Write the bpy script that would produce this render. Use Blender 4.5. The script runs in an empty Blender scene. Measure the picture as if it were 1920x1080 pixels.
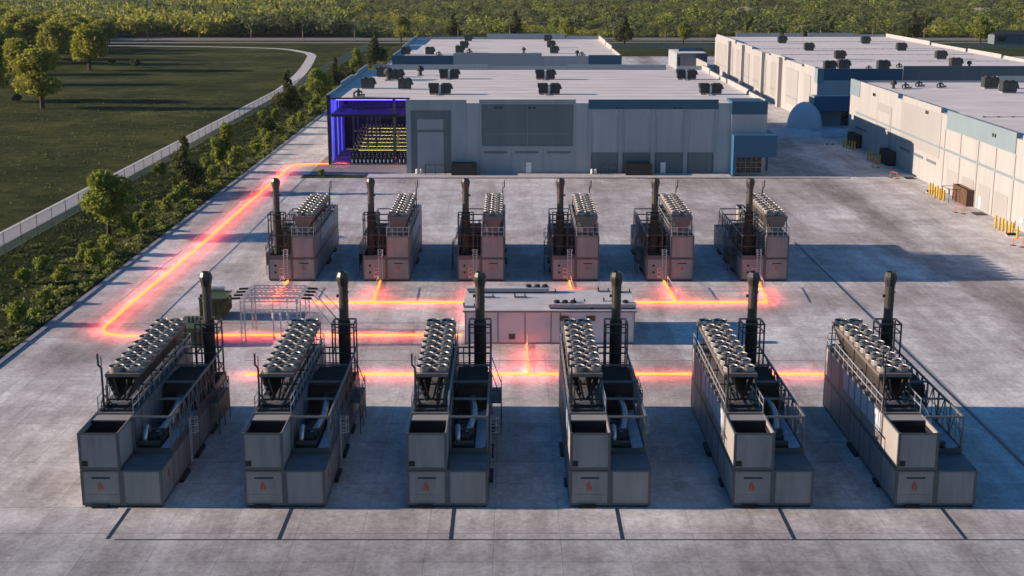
import bpy, math, random
import numpy as np
from mathutils import Vector, Matrix
random.seed(7); RNG = np.random.default_rng(11)
S = bpy.context.scene
COL = S.collection
R = math.radians
PI = math.pi
HAZE = 0.000028

# ------------------------------------------------------------------ camera geometry
CAMH, F, TH = 40.0, 2500.0, math.atan(600/2500.0)
ct, st = math.cos(TH), math.sin(TH)
def W(px, py, z=0.0):
    u, v = px-960, py-540
    t = (CAMH-z)/(F*st + v*ct)
    return (u*t, (F*ct - v*st)*t)
def on_x(px, py, X):
    u, v = px-960, py-540
    t = X/u
    return ((F*ct - v*st)*t, CAMH-(F*st+v*ct)*t)

# ------------------------------------------------------------------ materials
def mat(name, col, rough=0.6, metal=0.0, var=0.15, scale=1.2, bump=0.0, stretch=(1,1,1), col2=None, spec=0.4):
    m = bpy.data.materials.new(name); m.use_nodes = True
    nt = m.node_tree; n = nt.nodes; l = nt.links
    b = n['Principled BSDF']
    b.inputs['Roughness'].default_value = rough; b.inputs['Metallic'].default_value = metal
    b.inputs['Specular IOR Level'].default_value = spec
    geo = n.new('ShaderNodeNewGeometry')
    mp = n.new('ShaderNodeMapping'); mp.inputs['Scale'].default_value = stretch
    l.new(geo.outputs['Position'], mp.inputs['Vector'])
    nz = n.new('ShaderNodeTexNoise'); nz.inputs['Scale'].default_value = scale
    nz.inputs['Detail'].default_value = 5; nz.inputs['Roughness'].default_value = 0.6
    l.new(mp.outputs[0], nz.inputs['Vector'])
    cr = n.new('ShaderNodeValToRGB')
    c = np.array(col)
    a = c*(1-var); d = np.array(col2) if col2 else c*(1+var)
    cr.color_ramp.elements[0].position = 0.3; cr.color_ramp.elements[1].position = 0.7
    cr.color_ramp.elements[0].color = (*a, 1); cr.color_ramp.elements[1].color = (*np.clip(d,0,1), 1)
    l.new(nz.outputs['Fac'], cr.inputs['Fac'])
    l.new(cr.outputs['Color'], b.inputs['Base Color'])
    if bump:
        bp = n.new('ShaderNodeBump'); bp.inputs['Strength'].default_value = bump; bp.inputs['Distance'].default_value = 0.3
        l.new(nz.outputs['Fac'], bp.inputs['Height']); l.new(bp.outputs[0], b.inputs['Normal'])
    return m

def emit(name, col, strength):
    m = bpy.data.materials.new(name); m.use_nodes = True
    nt = m.node_tree; n = nt.nodes
    b = n['Principled BSDF']; b.inputs['Base Color'].default_value = (0.02,0.02,0.02,1)
    b.inputs['Emission Color'].default_value = (*col, 1); b.inputs['Emission Strength'].default_value = strength
    return m

def concrete(name, base, dark):
    m = bpy.data.materials.new(name); m.use_nodes = True
    nt = m.node_tree; n = nt.nodes; l = nt.links; b = n['Principled BSDF']
    b.inputs['Roughness'].default_value = 0.72; b.inputs['Specular IOR Level'].default_value = 0.3
    geo = n.new('ShaderNodeNewGeometry'); P = geo.outputs['Position']
    def noise(scale, stretch, det=6, rough=0.6, off=(0,0,0)):
        mp = n.new('ShaderNodeMapping'); mp.inputs['Scale'].default_value = stretch; mp.inputs['Location'].default_value = off
        l.new(P, mp.inputs['Vector'])
        z = n.new('ShaderNodeTexNoise'); z.inputs['Scale'].default_value = scale; z.inputs['Detail'].default_value = det
        z.inputs['Roughness'].default_value = rough; l.new(mp.outputs[0], z.inputs['Vector']); return z.outputs['Fac']
    def ramp(f, p0, p1, c0, c1):
        r = n.new('ShaderNodeValToRGB'); e = r.color_ramp.elements
        e[0].position = p0; e[1].position = p1; e[0].color = (*c0,1); e[1].color = (*c1,1)
        l.new(f, r.inputs['Fac']); return r.outputs['Color']
    def mul(a, c, fac=1.0):
        x = n.new('ShaderNodeMix'); x.data_type='RGBA'; x.blend_type='MULTIPLY'; x.inputs[0].default_value = fac
        l.new(a, x.inputs[6]); l.new(c, x.inputs[7]); return x.outputs[2]
    c = ramp(noise(0.06, (1,1,1), 8, 0.65), 0.36, 0.64, dark, base)
    c = mul(c, ramp(noise(0.42, (1,0.8,1), 12, 0.74, (5,1,2)), 0.36, 0.64, (0.74,0.735,0.735), (1.09,1.09,1.09)))   # worn patches
    c = mul(c, ramp(noise(0.13, (1.6,0.16,1), 8, 0.7, (31,3,0)), 0.36, 0.56, (0.70,0.67,0.66), (1.03,1.03,1.03)))  # tyre lanes
    c = mul(c, ramp(noise(2.2, (1,1,1), 10, 0.8, (0,7,1)), 0.34, 0.66, (0.70,0.70,0.705), (1.20,1.20,1.19)))
    c = mul(c, ramp(noise(0.03, (1,1,1), 5, 0.65, (8,2,0)), 0.42, 0.54, (0.72,0.69,0.67), (1,1,1)))
    c = mul(c, ramp(noise(0.24, (1,1,1), 12, 0.8, (50,12,0)), 0.56, 0.68, (1,1,1), (1.17,1.165,1.155)))              # chalky wear
    c = mul(c, ramp(noise(0.9, (1,1,1), 10, 0.8, (17,40,0)), 0.30, 0.40, (0.72,0.71,0.71), (1,1,1)))               # dark spots
    sx_=n.new('ShaderNodeSeparateXYZ'); l.new(P,sx_.inputs[0])
    def lane(cx,wd):
        a=n.new('ShaderNodeMath'); a.operation='SUBTRACT'; a.inputs[1].default_value=cx; l.new(sx_.outputs[0],a.inputs[0])
        q=n.new('ShaderNodeMath'); q.operation='ABSOLUTE'; l.new(a.outputs[0],q.inputs[0])
        d=n.new('ShaderNodeMath'); d.operation='DIVIDE'; d.inputs[1].default_value=wd; l.new(q.outputs[0],d.inputs[0])
        k=n.new('ShaderNodeMath'); k.operation='MULTIPLY_ADD'; k.inputs[1].default_value=1.4; l.new(noise(0.10,(1.2,0.3,1),8,0.75,(cx,0,0)),k.inputs[0]); l.new(d.outputs[0],k.inputs[2])
        return k.outputs[0]
    c = mul(c, ramp(lane(60,16), 0.75, 1.55, (0.60,0.565,0.55), (1,1,1)))     # trafficked, stained lane along the docks
    # slab to slab variation + joints
    bt = n.new('ShaderNodeTexBrick'); bt.offset = 0.0; bt.squash = 1.0
    bt.inputs['Color1'].default_value = (0.92,0.92,0.92,1); bt.inputs['Color2'].default_value = (1.06,1.06,1.06,1); bt.inputs['Mortar'].default_value=(.9,.9,.9,1)
    bt.inputs['Scale'].default_value = 1.0; bt.inputs['Mortar Size'].default_value = 0.0; bt.inputs['Brick Width'].default_value = 4.8; bt.inputs['Row Height'].default_value = 4.8
    wob = n.new('ShaderNodeTexNoise'); wob.inputs['Scale'].default_value = 1.5; wob.inputs['Detail'].default_value=6; l.new(P, wob.inputs['Vector'])
    mp = n.new('ShaderNodeMapping'); mp.inputs['Location'].default_value = (480+1.3, 480-99.75+4.8*.0, 0); l.new(P, mp.inputs['Vector'])
    wm = n.new('ShaderNodeVectorMath'); wm.operation='MULTIPLY_ADD'; wm.inputs[1].default_value=(0.07,0.07,0); l.new(wob.outputs['Color'], wm.inputs[0]); l.new(mp.outputs[0], wm.inputs[2])
    l.new(wm.outputs[0], bt.inputs['Vector'])
    c = mul(c, bt.outputs['Color'], 0.8)
    # near strip darkened in the slab colour to imitate lens vignetting
    vignette=n.new('ShaderNodeMath'); vignette.operation='MULTIPLY_ADD'; vignette.inputs[1].default_value=4.0; l.new(noise(0.25,(1,1,1),8,0.75,(9,9,0)),vignette.inputs[0]); l.new(sx_.outputs[1],vignette.inputs[2])
    om=n.new('ShaderNodeMapRange'); om.inputs[1].default_value=88.0; om.inputs[2].default_value=95.5; l.new(vignette.outputs[0],om.inputs[0])
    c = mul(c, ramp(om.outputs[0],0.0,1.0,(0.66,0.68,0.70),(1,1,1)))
    sp = n.new('ShaderNodeSeparateXYZ'); l.new(wm.outputs[0], sp.inputs[0])
    for k,wd in ((0,.009),(1,.019)):
        a=n.new('ShaderNodeMath'); a.operation='DIVIDE'; a.inputs[1].default_value=4.8; l.new(sp.outputs[k],a.inputs[0])
        f=n.new('ShaderNodeMath'); f.operation='FRACT'; l.new(a.outputs[0],f.inputs[0])
        c = mul(c, ramp(f.outputs[0], wd*.6, wd, (0.46,0.46,0.48), (1,1,1)), 0.85)
    l.new(c, b.inputs['Base Color'])
    bp = n.new('ShaderNodeBump'); bp.inputs['Strength'].default_value = 0.12; bp.inputs['Distance'].default_value = 0.03
    l.new(noise(1.5,(1,1,1),8,0.7), bp.inputs['Height']); l.new(bp.outputs[0], b.inputs['Normal'])
    return m

def leafmat(name, c0, c1):
    m = bpy.data.materials.new(name); m.use_nodes = True
    nt = m.node_tree; n = nt.nodes; l = nt.links; b = n['Principled BSDF']
    b.inputs['Roughness'].default_value = 0.6; b.inputs['Specular IOR Level'].default_value = 0.2
    geo = n.new('ShaderNodeNewGeometry')
    nz = n.new('ShaderNodeTexNoise'); nz.inputs['Scale'].default_value = 0.45; nz.inputs['Detail'].default_value = 3
    l.new(geo.outputs['Position'], nz.inputs['Vector'])
    mx = n.new('ShaderNodeMath'); mx.operation='MULTIPLY_ADD'; mx.inputs[1].default_value=0.55
    l.new(geo.outputs['Random Per Island'], mx.inputs[0]); 
    sc = n.new('ShaderNodeMath'); sc.operation='MULTIPLY'; sc.inputs[1].default_value=0.5; l.new(nz.outputs['Fac'], sc.inputs[0])
    l.new(sc.outputs[0], mx.inputs[2])
    cr = n.new('ShaderNodeValToRGB'); e = cr.color_ramp.elements
    e[0].position=0.15; e[1].position=0.8; e[0].color=(*c0,1); e[1].color=(*c1,1)
    l.new(mx.outputs[0], cr.inputs['Fac']); l.new(cr.outputs['Color'], b.inputs['Base Color'])
    tr = n.new('ShaderNodeBsdfTranslucent'); l.new(cr.outputs['Color'], tr.inputs['Color'])
    ms = n.new('ShaderNodeMixShader'); ms.inputs[0].default_value = 0.5
    l.new(b.outputs[0], ms.inputs[1]); l.new(tr.outputs[0], ms.inputs[2])
    l.new(ms.outputs[0], n['Material Output'].inputs['Surface'])
    return m

def grassmat(name, c0, c1, c2, bump=0.6):
    m = bpy.data.materials.new(name); m.use_nodes = True
    nt = m.node_tree; n = nt.nodes; l = nt.links; b = n['Principled BSDF']
    b.inputs['Roughness'].default_value = 0.95; b.inputs['Specular IOR Level'].default_value = 0.05
    geo = n.new('ShaderNodeNewGeometry')
    def noise(scale, stretch, det=8, rough=0.7):
        mp = n.new('ShaderNodeMapping'); mp.inputs['Scale'].default_value = stretch; l.new(geo.outputs['Position'], mp.inputs['Vector'])
        z = n.new('ShaderNodeTexNoise'); z.inputs['Scale'].default_value=scale; z.inputs['Detail'].default_value=det; z.inputs['Roughness'].default_value=rough
        l.new(mp.outputs[0], z.inputs['Vector']); return z.outputs['Fac']
    f1 = noise(0.035,(1,1,1)); f2 = noise(0.28,(0.8,1,1),12,0.8)
    ad = n.new('ShaderNodeMath'); ad.operation='MULTIPLY_ADD'; ad.inputs[1].default_value=0.5; l.new(f1, ad.inputs[0])
    h = n.new('ShaderNodeMath'); h.operation='MULTIPLY'; h.inputs[1].default_value=0.5; l.new(f2,h.inputs[0]); l.new(h.outputs[0], ad.inputs[2])
    cr = n.new('ShaderNodeValToRGB'); e = cr.color_ramp.elements
    e[0].position=0.39; e[1].position=0.61; e[0].color=(*c0,1); e[1].color=(*c2,1)
    k = e.new(0.5); k.color=(*c1,1)
    l.new(ad.outputs[0], cr.inputs['Fac']); l.new(cr.outputs['Color'], b.inputs['Base Color'])
    bp = n.new('ShaderNodeBump'); bp.inputs['Strength'].default_value=bump; bp.inputs['Distance'].default_value=0.6
    l.new(f2, bp.inputs['Height']); l.new(bp.outputs[0], b.inputs['Normal'])
    return m

M = {}
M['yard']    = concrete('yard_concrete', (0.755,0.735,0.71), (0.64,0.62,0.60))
M['walk']    = mat('walk_concrete', (0.52,0.49,0.46), 0.8, var=0.15, scale=0.8)
M['apron']   = mat('apron_concrete', (0.22,0.19,0.18), 0.8, var=0.2, scale=0.5)
M['kerb']    = mat('kerb_concrete', (0.25,0.26,0.29), 0.8, var=0.15, scale=0.7)
M['grass']   = grassmat('field_grass', (0.014,0.023,0.006), (0.046,0.056,0.016), (0.115,0.118,0.040), 1.0)
M['verge']   = grassmat('verge_grass', (0.015,0.024,0.007), (0.044,0.055,0.015), (0.105,0.110,0.036), 1.0)
M['soil']    = mat('mulch', (0.034,0.034,0.014), 0.95, col2=(0.06,0.075,0.022), var=0.45, scale=1.2, bump=0.6, spec=0.05)
M['scrubsoil'] = grassmat('scrub_soil', (0.02,0.025,0.010), (0.045,0.045,0.02), (0.09,0.075,0.04), 0.8)
M['path']    = mat('path', (0.52,0.51,0.49), 0.85, var=0.1, scale=0.4)
M['asphalt'] = mat('asphalt', (0.16,0.155,0.155), 0.85, var=0.15, scale=0.3)
M['gravel']  = mat('gravel', (0.20,0.19,0.165), 0.95, var=0.35, scale=1.0, bump=0.3)
M['sand']    = mat('sand', (0.24,0.20,0.15), 0.95, var=0.2, scale=0.2)
M['line']    = mat('road_line', (0.6,0.58,0.52), 0.8)
M['drain']   = mat('drain_steel', (0.05,0.075,0.105), 0.45, 0.4, var=0.2)
M['drainlip']= mat('drain_lip', (0.34,0.36,0.38), 0.6)
M['panel']   = mat('container_panel', (0.275,0.26,0.25), 0.55, 0.0, var=0.17, scale=0.8, stretch=(1.6,1.6,0.25))
M['frame']   = mat('container_frame', (0.115,0.115,0.118), 0.5, 0.2, var=0.12, scale=1)
M['roofgrey']= mat('container_roof', (0.14,0.145,0.155), 0.6, var=0.25, scale=0.9)
M['hood']    = mat('hood_panel', (0.33,0.31,0.285), 0.55, var=0.08, scale=0.6)
M['black']   = mat('black_metal', (0.015,0.015,0.016), 0.6, var=0.3)
M['steel']   = mat('dark_steel', (0.075,0.072,0.070), 0.45, 0.3, var=0.2)
M['truss']   = mat('truss_steel', (0.20,0.195,0.19), 0.5, 0.2, var=0.15)
M['galv']    = mat('galvanised_rail', (0.50,0.50,0.50), 0.45, 0.4, var=0.12, scale=2)
M['ladder']  = mat('ladder_metal', (0.62,0.61,0.58), 0.5, 0.1, var=0.1)
M['duct']    = mat('bright_duct', (0.55,0.55,0.55), 0.28, 0.85, var=0.15, scale=2)
M['coil']    = mat('coil', (0.085,0.072,0.062), 0.6, 0.2, var=0.25, scale=1.4, stretch=(1,1,3))
M['cooler']  = mat('cooler_sheet', (0.17,0.15,0.135), 0.5, 0.2, var=0.12)
M['fanring'] = mat('fan_ring', (0.36,0.335,0.31), 0.4, 0.3, var=0.15)
M['blade']   = mat('fan_blade', (0.022,0.021,0.02), 0.9, 0.0, var=0.2)
M['stack']   = mat('stack_steel', (0.085,0.078,0.072), 0.42, 0.55, var=0.18, scale=1.5)
M['stacklow']= mat('stack_lagging', (0.050,0.040,0.033), 0.8, 0.0, var=0.3, spec=0.15)
M['louver']  = mat('louver_white', (0.48,0.52,0.56), 0.5, var=0.08)
M['red']     = mat('emblem_red', (0.62,0.075,0.035), 0.5, var=0.05)
M['white']   = mat('white_paint', (0.78,0.76,0.73), 0.5, var=0.05)
M['green']   = mat('transformer_green', (0.075,0.10,0.040), 0.5, 0.1, var=0.2)
M['ehouse']  = mat('ehouse_white', (0.62,0.63,0.65), 0.5, var=0.06, scale=0.4)
M['eroof']   = mat('ehouse_roof', (0.60,0.57,0.55), 0.6, var=0.12, scale=0.5)
M['seam']    = mat('seam_grey', (0.22,0.235,0.26), 0.6)
M['wall']    = mat('tiltup_grey', (0.30,0.335,0.36), 0.75, var=0.10, scale=0.55, stretch=(1,1,0.12))
M['wall2']   = mat('tiltup_pale_grey', (0.36,0.385,0.41), 0.75, var=0.10, scale=0.55, stretch=(1,1,0.12))
M['wallw']   = mat('tiltup_white', (0.365,0.36,0.345), 0.75, var=0.10, scale=0.55, stretch=(1,1,0.12))
M['wallb']   = mat('tiltup_beige', (0.315,0.31,0.295), 0.75, var=0.05, scale=0.15)
M['slate']   = mat('slate_panel', (0.13,0.165,0.18), 0.7, var=0.10, scale=0.55, stretch=(1,1,0.12))
M['sage']    = mat('sage_panel', (0.19,0.255,0.28), 0.7, var=0.06, scale=0.15)
M['blue']    = mat('blue_panel', (0.03,0.105,0.175), 0.6, var=0.08, scale=0.15)
M['dblue']   = mat('canopy_blue', (0.028,0.115,0.215), 0.5, var=0.08, scale=0.15)
M['roof']    = mat('roof_membrane', (0.70,0.655,0.615), 0.8, var=0.13, scale=0.16, stretch=(0.6,1,1))
M['roofseam']= mat('roof_seam', (0.50,0.47,0.45), 0.8)
M['para']    = mat('parapet_grey', (0.33,0.37,0.40), 0.75, var=0.05)
M['hvac']    = mat('hvac_dark', (0.032,0.036,0.036), 0.6, 0.1, var=0.3)
M['hvac2']   = mat('hvac_side', (0.07,0.072,0.07), 0.6, 0.1, var=0.3)
M['glass']   = mat('window_glass', (0.012,0.016,0.022), 0.12, 0.0, var=0.2, spec=0.6)
M['brown']   = mat('brown_screen', (0.13,0.072,0.045), 0.7, var=0.2)
M['dbrown']  = mat('dark_screen', (0.045,0.040,0.040), 0.7, var=0.2)
M['yellow']  = mat('bollard_yellow', (0.55,0.36,0.035), 0.5, var=0.08)
M['orange']  = mat('barrier_orange', (0.65,0.14,0.06), 0.5, var=0.08)
M['pole']    = mat('pole_wood', (0.30,0.20,0.15), 0.8, var=0.25)
M['wire']    = mat('wire', (0.10,0.10,0.10), 0.5)
M['bark']    = mat('bark', (0.055,0.040,0.030), 0.9, var=0.3, scale=3)
M['dome']    = mat('dome_fabric', (0.60,0.62,0.64), 0.6, var=0.06, scale=0.1)
M['leaf_gold'] = leafmat('leaf_gold', (0.10,0.12,0.018), (0.47,0.46,0.075))
M['leaf_green']= leafmat('leaf_green', (0.075,0.11,0.02), (0.36,0.42,0.075))
M['leaf_dark'] = leafmat('leaf_dark', (0.030,0.040,0.014), (0.12,0.14,0.045))
M['leaf_grass']= leafmat('leaf_grass', (0.035,0.052,0.014), (0.13,0.15,0.040))
M['leaf_scrub']= leafmat('leaf_scrub', (0.070,0.092,0.032), (0.22,0.255,0.095))
M['glow']    = emit('power_line_glow', (1.0, 0.085, 0.070), 170.0)  # emitter of the added rail that casts the red halo
def gradedblue(name,col,st):
    m=emit(name,col,st); nt=m.node_tree; n=nt.nodes; l=nt.links; g=n.new('ShaderNodeNewGeometry'); mp=n.new('ShaderNodeMapping'); mp.inputs['Scale'].default_value=(.3,.9,.12)
    l.new(g.outputs['Position'],mp.inputs[0]); z=n.new('ShaderNodeTexNoise'); z.inputs['Scale'].default_value=1.0; z.inputs['Detail'].default_value=3; l.new(mp.outputs[0],z.inputs[0])
    q=n.new('ShaderNodeMapRange'); q.inputs[1].default_value=.3; q.inputs[2].default_value=.7; q.inputs[3].default_value=st*.15; q.inputs[4].default_value=st*1.3; l.new(z.outputs['Fac'],q.inputs[0]); l.new(q.outputs[0],n['Principled BSDF'].inputs['Emission Strength']); return m
def glowtube():
    m=bpy.data.materials.new('power_line_core'); m.use_nodes=True; nt=m.node_tree; n=nt.nodes; l=nt.links
    n.remove(n['Principled BSDF']); e=n.new('ShaderNodeEmission'); e.inputs[0].default_value=(1.0,.33,.030,1); e.inputs[1].default_value=1.7
    t=n.new('ShaderNodeBsdfTransparent'); x=n.new('ShaderNodeMixShader'); x.inputs[0].default_value=.5
    l.new(t.outputs[0],x.inputs[1]); l.new(e.outputs[0],x.inputs[2]); l.new(x.outputs[0],n['Material Output'].inputs['Surface']); return m
M['glowcore']= glowtube()
M['bluelamp']= emit('blue_lamp', (0.10, 0.07, 1.0), 14.0)
M['bluewall2']= gradedblue('blue_lit_glass_dim', (0.07, 0.045, 0.55), 0.35)
M['bluewall3']= gradedblue('blue_lit_glass_pale', (0.14, 0.15, 0.78), 1.0)
M['bluewall']= gradedblue('blue_lit_glass', (0.06, 0.06, 0.80), 1.35)
M['ypipe']   = mat('yellow_pipe', (0.65,0.55,0.10), 0.4, 0.1, var=0.08)
M['ylamp']   = emit('warm_lamp', (1.0,0.85,0.25), 2.3)
M['wled']    = emit('rack_led', (0.5,0.65,1.0), 0.35)
M['rack']    = mat('rack_black', (0.012,0.012,0.014), 0.5, var=0.2)

# chain-link mesh for fences
def meshmat():
    m = bpy.data.materials.new('chain_link'); m.use_nodes = True
    nt = m.node_tree; n = nt.nodes; l = nt.links; b = n['Principled BSDF']
    b.inputs['Base Color'].default_value=(0.42,0.43,0.42,1); b.inputs['Roughness'].default_value=0.6
    b.inputs['Alpha'].default_value = 0.46
    return m
M['chain'] = meshmat()

# ------------------------------------------------------------------ mesh builder
class MB:
    def __init__(s, *mats): s.v=[]; s.f=[]; s.mi=[]; s.mats=list(mats); s.m=0
    def use(s, k): s.m = k; return s
    def add(s, vs, fs):
        o=len(s.v); s.v += [tuple(p) for p in vs]
        for f in fs: s.f.append(tuple(i+o for i in f)); s.mi.append(s.m)
        return s
    def box(s, x0,x1,y0,y1,z0,z1):
        vs=[(x0,y0,z0),(x1,y0,z0),(x1,y1,z0),(x0,y1,z0),(x0,y0,z1),(x1,y0,z1),(x1,y1,z1),(x0,y1,z1)]
        return s.add(vs,[(0,3,2,1),(4,5,6,7),(0,1,5,4),(1,2,6,5),(2,3,7,6),(3,0,4,7)])
    def quad(s,a,b,c,d): return s.add([a,b,c,d],[(0,1,2,3)])
    def hexa(s, bot, top):      # 4 bottom pts, 4 top pts ccw
        return s.add(list(bot)+list(top),[(0,3,2,1),(4,5,6,7),(0,1,5,4),(1,2,6,5),(2,3,7,6),(3,0,4,7)])
    def bar(s,p,q,w=0.06,h=None):
        p=Vector(p); q=Vector(q); d=(q-p).normalized(); h=h or w
        up=Vector((0,0,1)) if abs(d.z)<0.95 else Vector((1,0,0))
        a=d.cross(up).normalized()*(w/2); b=d.cross(a).normalized()*(h/2)
        vs=[p-a-b,p+a-b,p+a+b,p-a+b,q-a-b,q+a-b,q+a+b,q-a+b]
        return s.add(vs,[(0,1,2,3),(7,6,5,4),(0,4,5,1),(1,5,6,2),(2,6,7,3),(3,7,4,0)])
    def tube(s,pts,r,n=8,cap=True):
        pts=[Vector(p) for p in pts]; rings=[]; o=len(s.v); prev=None
        for i,p in enumerate(pts):
            d=(pts[min(i+1,len(pts)-1)]-pts[max(i-1,0)]).normalized()
            if prev is None:
                up=Vector((0,0,1)) if abs(d.z)<0.9 else Vector((1,0,0)); a=d.cross(up).normalized()
            else: a=(prev-d*prev.dot(d)).normalized()
            prev=a; b=d.cross(a); rr=r[i] if isinstance(r,(list,tuple)) else r
            for k in range(n):
                t=2*PI*k/n; s.v.append(tuple(p+a*math.cos(t)*rr+b*math.sin(t)*rr))
        for i in range(len(pts)-1):
            for k in range(n):
                k2=(k+1)%n; s.f.append((o+i*n+k,o+i*n+k2,o+(i+1)*n+k2,o+(i+1)*n+k)); s.mi.append(s.m)
        if cap:
            s.f.append(tuple(o+k for k in range(n))[::-1]); s.mi.append(s.m)
            s.f.append(tuple(o+(len(pts)-1)*n+k for k in range(n))); s.mi.append(s.m)
        return s
    def lathe(s,cx,cy,prof,n=16,close=True):
        o=len(s.v)
        for (r,z) in prof:
            for k in range(n):
                t=2*PI*k/n; s.v.append((cx+r*math.cos(t),cy+r*math.sin(t),z))
        for i in range(len(prof)-1):
            for k in range(n):
                k2=(k+1)%n; s.f.append((o+i*n+k,o+i*n+k2,o+(i+1)*n+k2,o+(i+1)*n+k)); s.mi.append(s.m)
        if close:
            s.f.append(tuple(o+k for k in range(n))[::-1]); s.mi.append(s.m)
            s.f.append(tuple(o+(len(prof)-1)*n+k for k in range(n))); s.mi.append(s.m)
        return s
    def build(s,name,parent=None,smooth=False):
        me=bpy.data.meshes.new(name); me.from_pydata(s.v,[],s.f)
        for m in s.mats: me.materials.append(m)
        if len(s.mats)>1: me.polygons.foreach_set('material_index',s.mi)
        if smooth: me.polygons.foreach_set('use_smooth',[True]*len(s.f))
        me.update()
        o=bpy.data.objects.new(name,me); COL.objects.link(o)
        if parent: o.parent=parent
        return o
def tag(o,label=None,cat=None,group=None,kind=None):
    if label: o['label']=label
    if cat: o['category']=cat
    if group: o['group']=group
    if kind: o['kind']=kind
    return o
def thing(name,label,cat,loc=(0,0,0),rz=0,group=None):
    o=bpy.data.objects.new(name,None); COL.objects.link(o); o.empty_display_size=0.5
    o.location=loc; o.rotation_euler=(0,0,rz); return tag(o,label,cat,group)
def NTH(i):
    i+=1
    return f"{i}{'th' if 10<i%100<14 else {1:'st',2:'nd',3:'rd'}.get(i%10,'th')}"
KIDS={}
def kids(o): return [c for c in o.children]
def copy_tree(o,parent=None,cache=None):
    c=o.copy(); COL.objects.link(c)
    if parent is not None: c.parent=parent
    for ch in CH(o): copy_tree(ch,c)
    return c
CACHE={}
def CH(o):
    if o.name not in CACHE: CACHE[o.name]=list(o.children)
    return CACHE[o.name]
def dup(root,label,loc,rz=0,group=None,scale=None):
    c=copy_tree(root); c.location=loc; c.rotation_euler=(0,0,rz); c['label']=label
    if group: c['group']=group
    if scale is not None: c.scale=(scale,)*3 if not isinstance(scale,tuple) else scale
    return c
def struct(name,mb): 
    o=mb.build(name); o['kind']='structure'; return o
ORD=['first','second','third','fourth','fifth','sixth','seventh','eighth','ninth','tenth','eleventh','twelfth','thirteenth','fourteenth','fifteenth','sixteenth','seventeenth','eighteenth','nineteenth','twentieth']

# ------------------------------------------------------------------ the setting
def sheet(name,x0,x1,y0,y1,z,m): return struct(name, MB(M[m]).quad((x0,y0,z),(x1,y0,z),(x1,y1,z),(x0,y1,z)))
sheet('ground',-6000,6000,-400,9000,-0.06,'grass')
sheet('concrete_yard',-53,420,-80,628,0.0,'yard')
def strip(name,pts,width,z,m,thick=0.0):
    mb=MB(M[m]); P=[Vector((*p,0)) for p in pts]; L=[];Rr=[]
    for i,p in enumerate(P):
        d=(P[min(i+1,len(P)-1)]-P[max(i-1,0)]).normalized(); nrm=Vector((-d.y,d.x,0))*width/2
        L.append(p+nrm); Rr.append(p-nrm)
    for i in range(len(P)-1):
        a,b,c,d=[ (q.x,q.y,z) for q in (Rr[i],Rr[i+1],L[i+1],L[i])]
        if thick:
            lo=[(q[0],q[1],z-thick) for q in (a,b,c,d)]; mb.hexa(lo,[a,b,c,d])
        else: mb.quad(a,b,c,d)
    return struct(name,mb)
strip('kerb',[(-53.3,-80),(-53.3,628)],0.6,0.16,'kerb',0.25)
sheet('soil_bed',-57.6,-53.6,-80,620,-0.04,'soil')
sheet('grass_verge',-73.2,-57.6,-80,640,-0.045,'verge')
# curved light path outside the fence
ctrl=[(-78.4,-60),(-78.4,200),(-78.4,400),(-78.8,460),(-84,535),(-92,612),(-96,640),(-104,664),(-126,694),(-190,714),(-300,724),(-420,730)]
def catmull(c,n=8):
    out=[]
    c=[Vector((*p,0)) if len(p)==2 else Vector(p) for p in c]
    for i in range(len(c)-1):
        p0=c[max(i-1,0)];p1=c[i];p2=c[i+1];p3=c[min(i+2,len(c)-1)]
        for k in range(n):
            t=k/n
            out.append(0.5*((2*p1)+(p2-p0)*t+(2*p0-5*p1+4*p2-p3)*t*t+(3*p1-p0-3*p2+p3)*t**3))
    out.append(c[-1]); return out
strip('path',[(p.x+.7,p.y) for p in catmull(ctrl)],4.2,-0.02,'path')
sheet('road',-2500,2500,772,800,-0.03,'asphalt')
sheet('road_edge',-2500,2500,768.5,771.6,-0.022,'gravel')
for i,y in enumerate((773.2,785.6,798.6)): sheet('road_marking',-2500,2500,y,y+0.5,-0.015,'line')
sheet('side_road',-2500,2500,742,752,-0.035,'gravel')
sheet('scrub_ground',-2500,2500,806,2600,-0.05,'scrubsoil')
sheet('pavement',-28.5,43.2,258.6,264.3,0.14,'walk')
strip('pavement_edge',[(-29,258.5),(60,258.5)],0.24,0.17,'kerb',0.2)
struct('pavement_corner',MB(M['walk']).hexa([(43.3,258.65,-.02),(66,258.65,-.02),(66,260,-.02),(43.3,260,-.02)],[(43.3,258.65,.12),(66,258.65,.12),(66,260,.12),(43.3,260,.12)]))
sheet('apron',-40.5,-21.1,263.2,290,0.02,'apron')
struct('dirt_patch',MB(M['soil']).quad((-41.5,258.8,.008),(-29.2,258.8,.008),(-27.5,263.1,.008),(-41.5,263.1,.008)))
# drains and joints in the yard
def drain(pts,w):
    strip('drain_channel',pts,w,0.012,'drain'); 
yl=W(500,1012)[1]
drain([(-28.6,yl),(90,yl)],0.16)
for k in range(6):
    x=-29.25+12.37*k+0.15
    o=W(205+k*315.6,1010)
    drain([(x-0.05,94.8),(x-0.05,yl+0.1)],0.28)
a=W(1487,456); xd=a[0]
strip('drain_channel',[(42.35,50),(42.35,196)],0.34,0.01,'drain')
strip('drain_lip',[(42.62,50),(42.62,196)],0.12,0.018,'drainlip')

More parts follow.
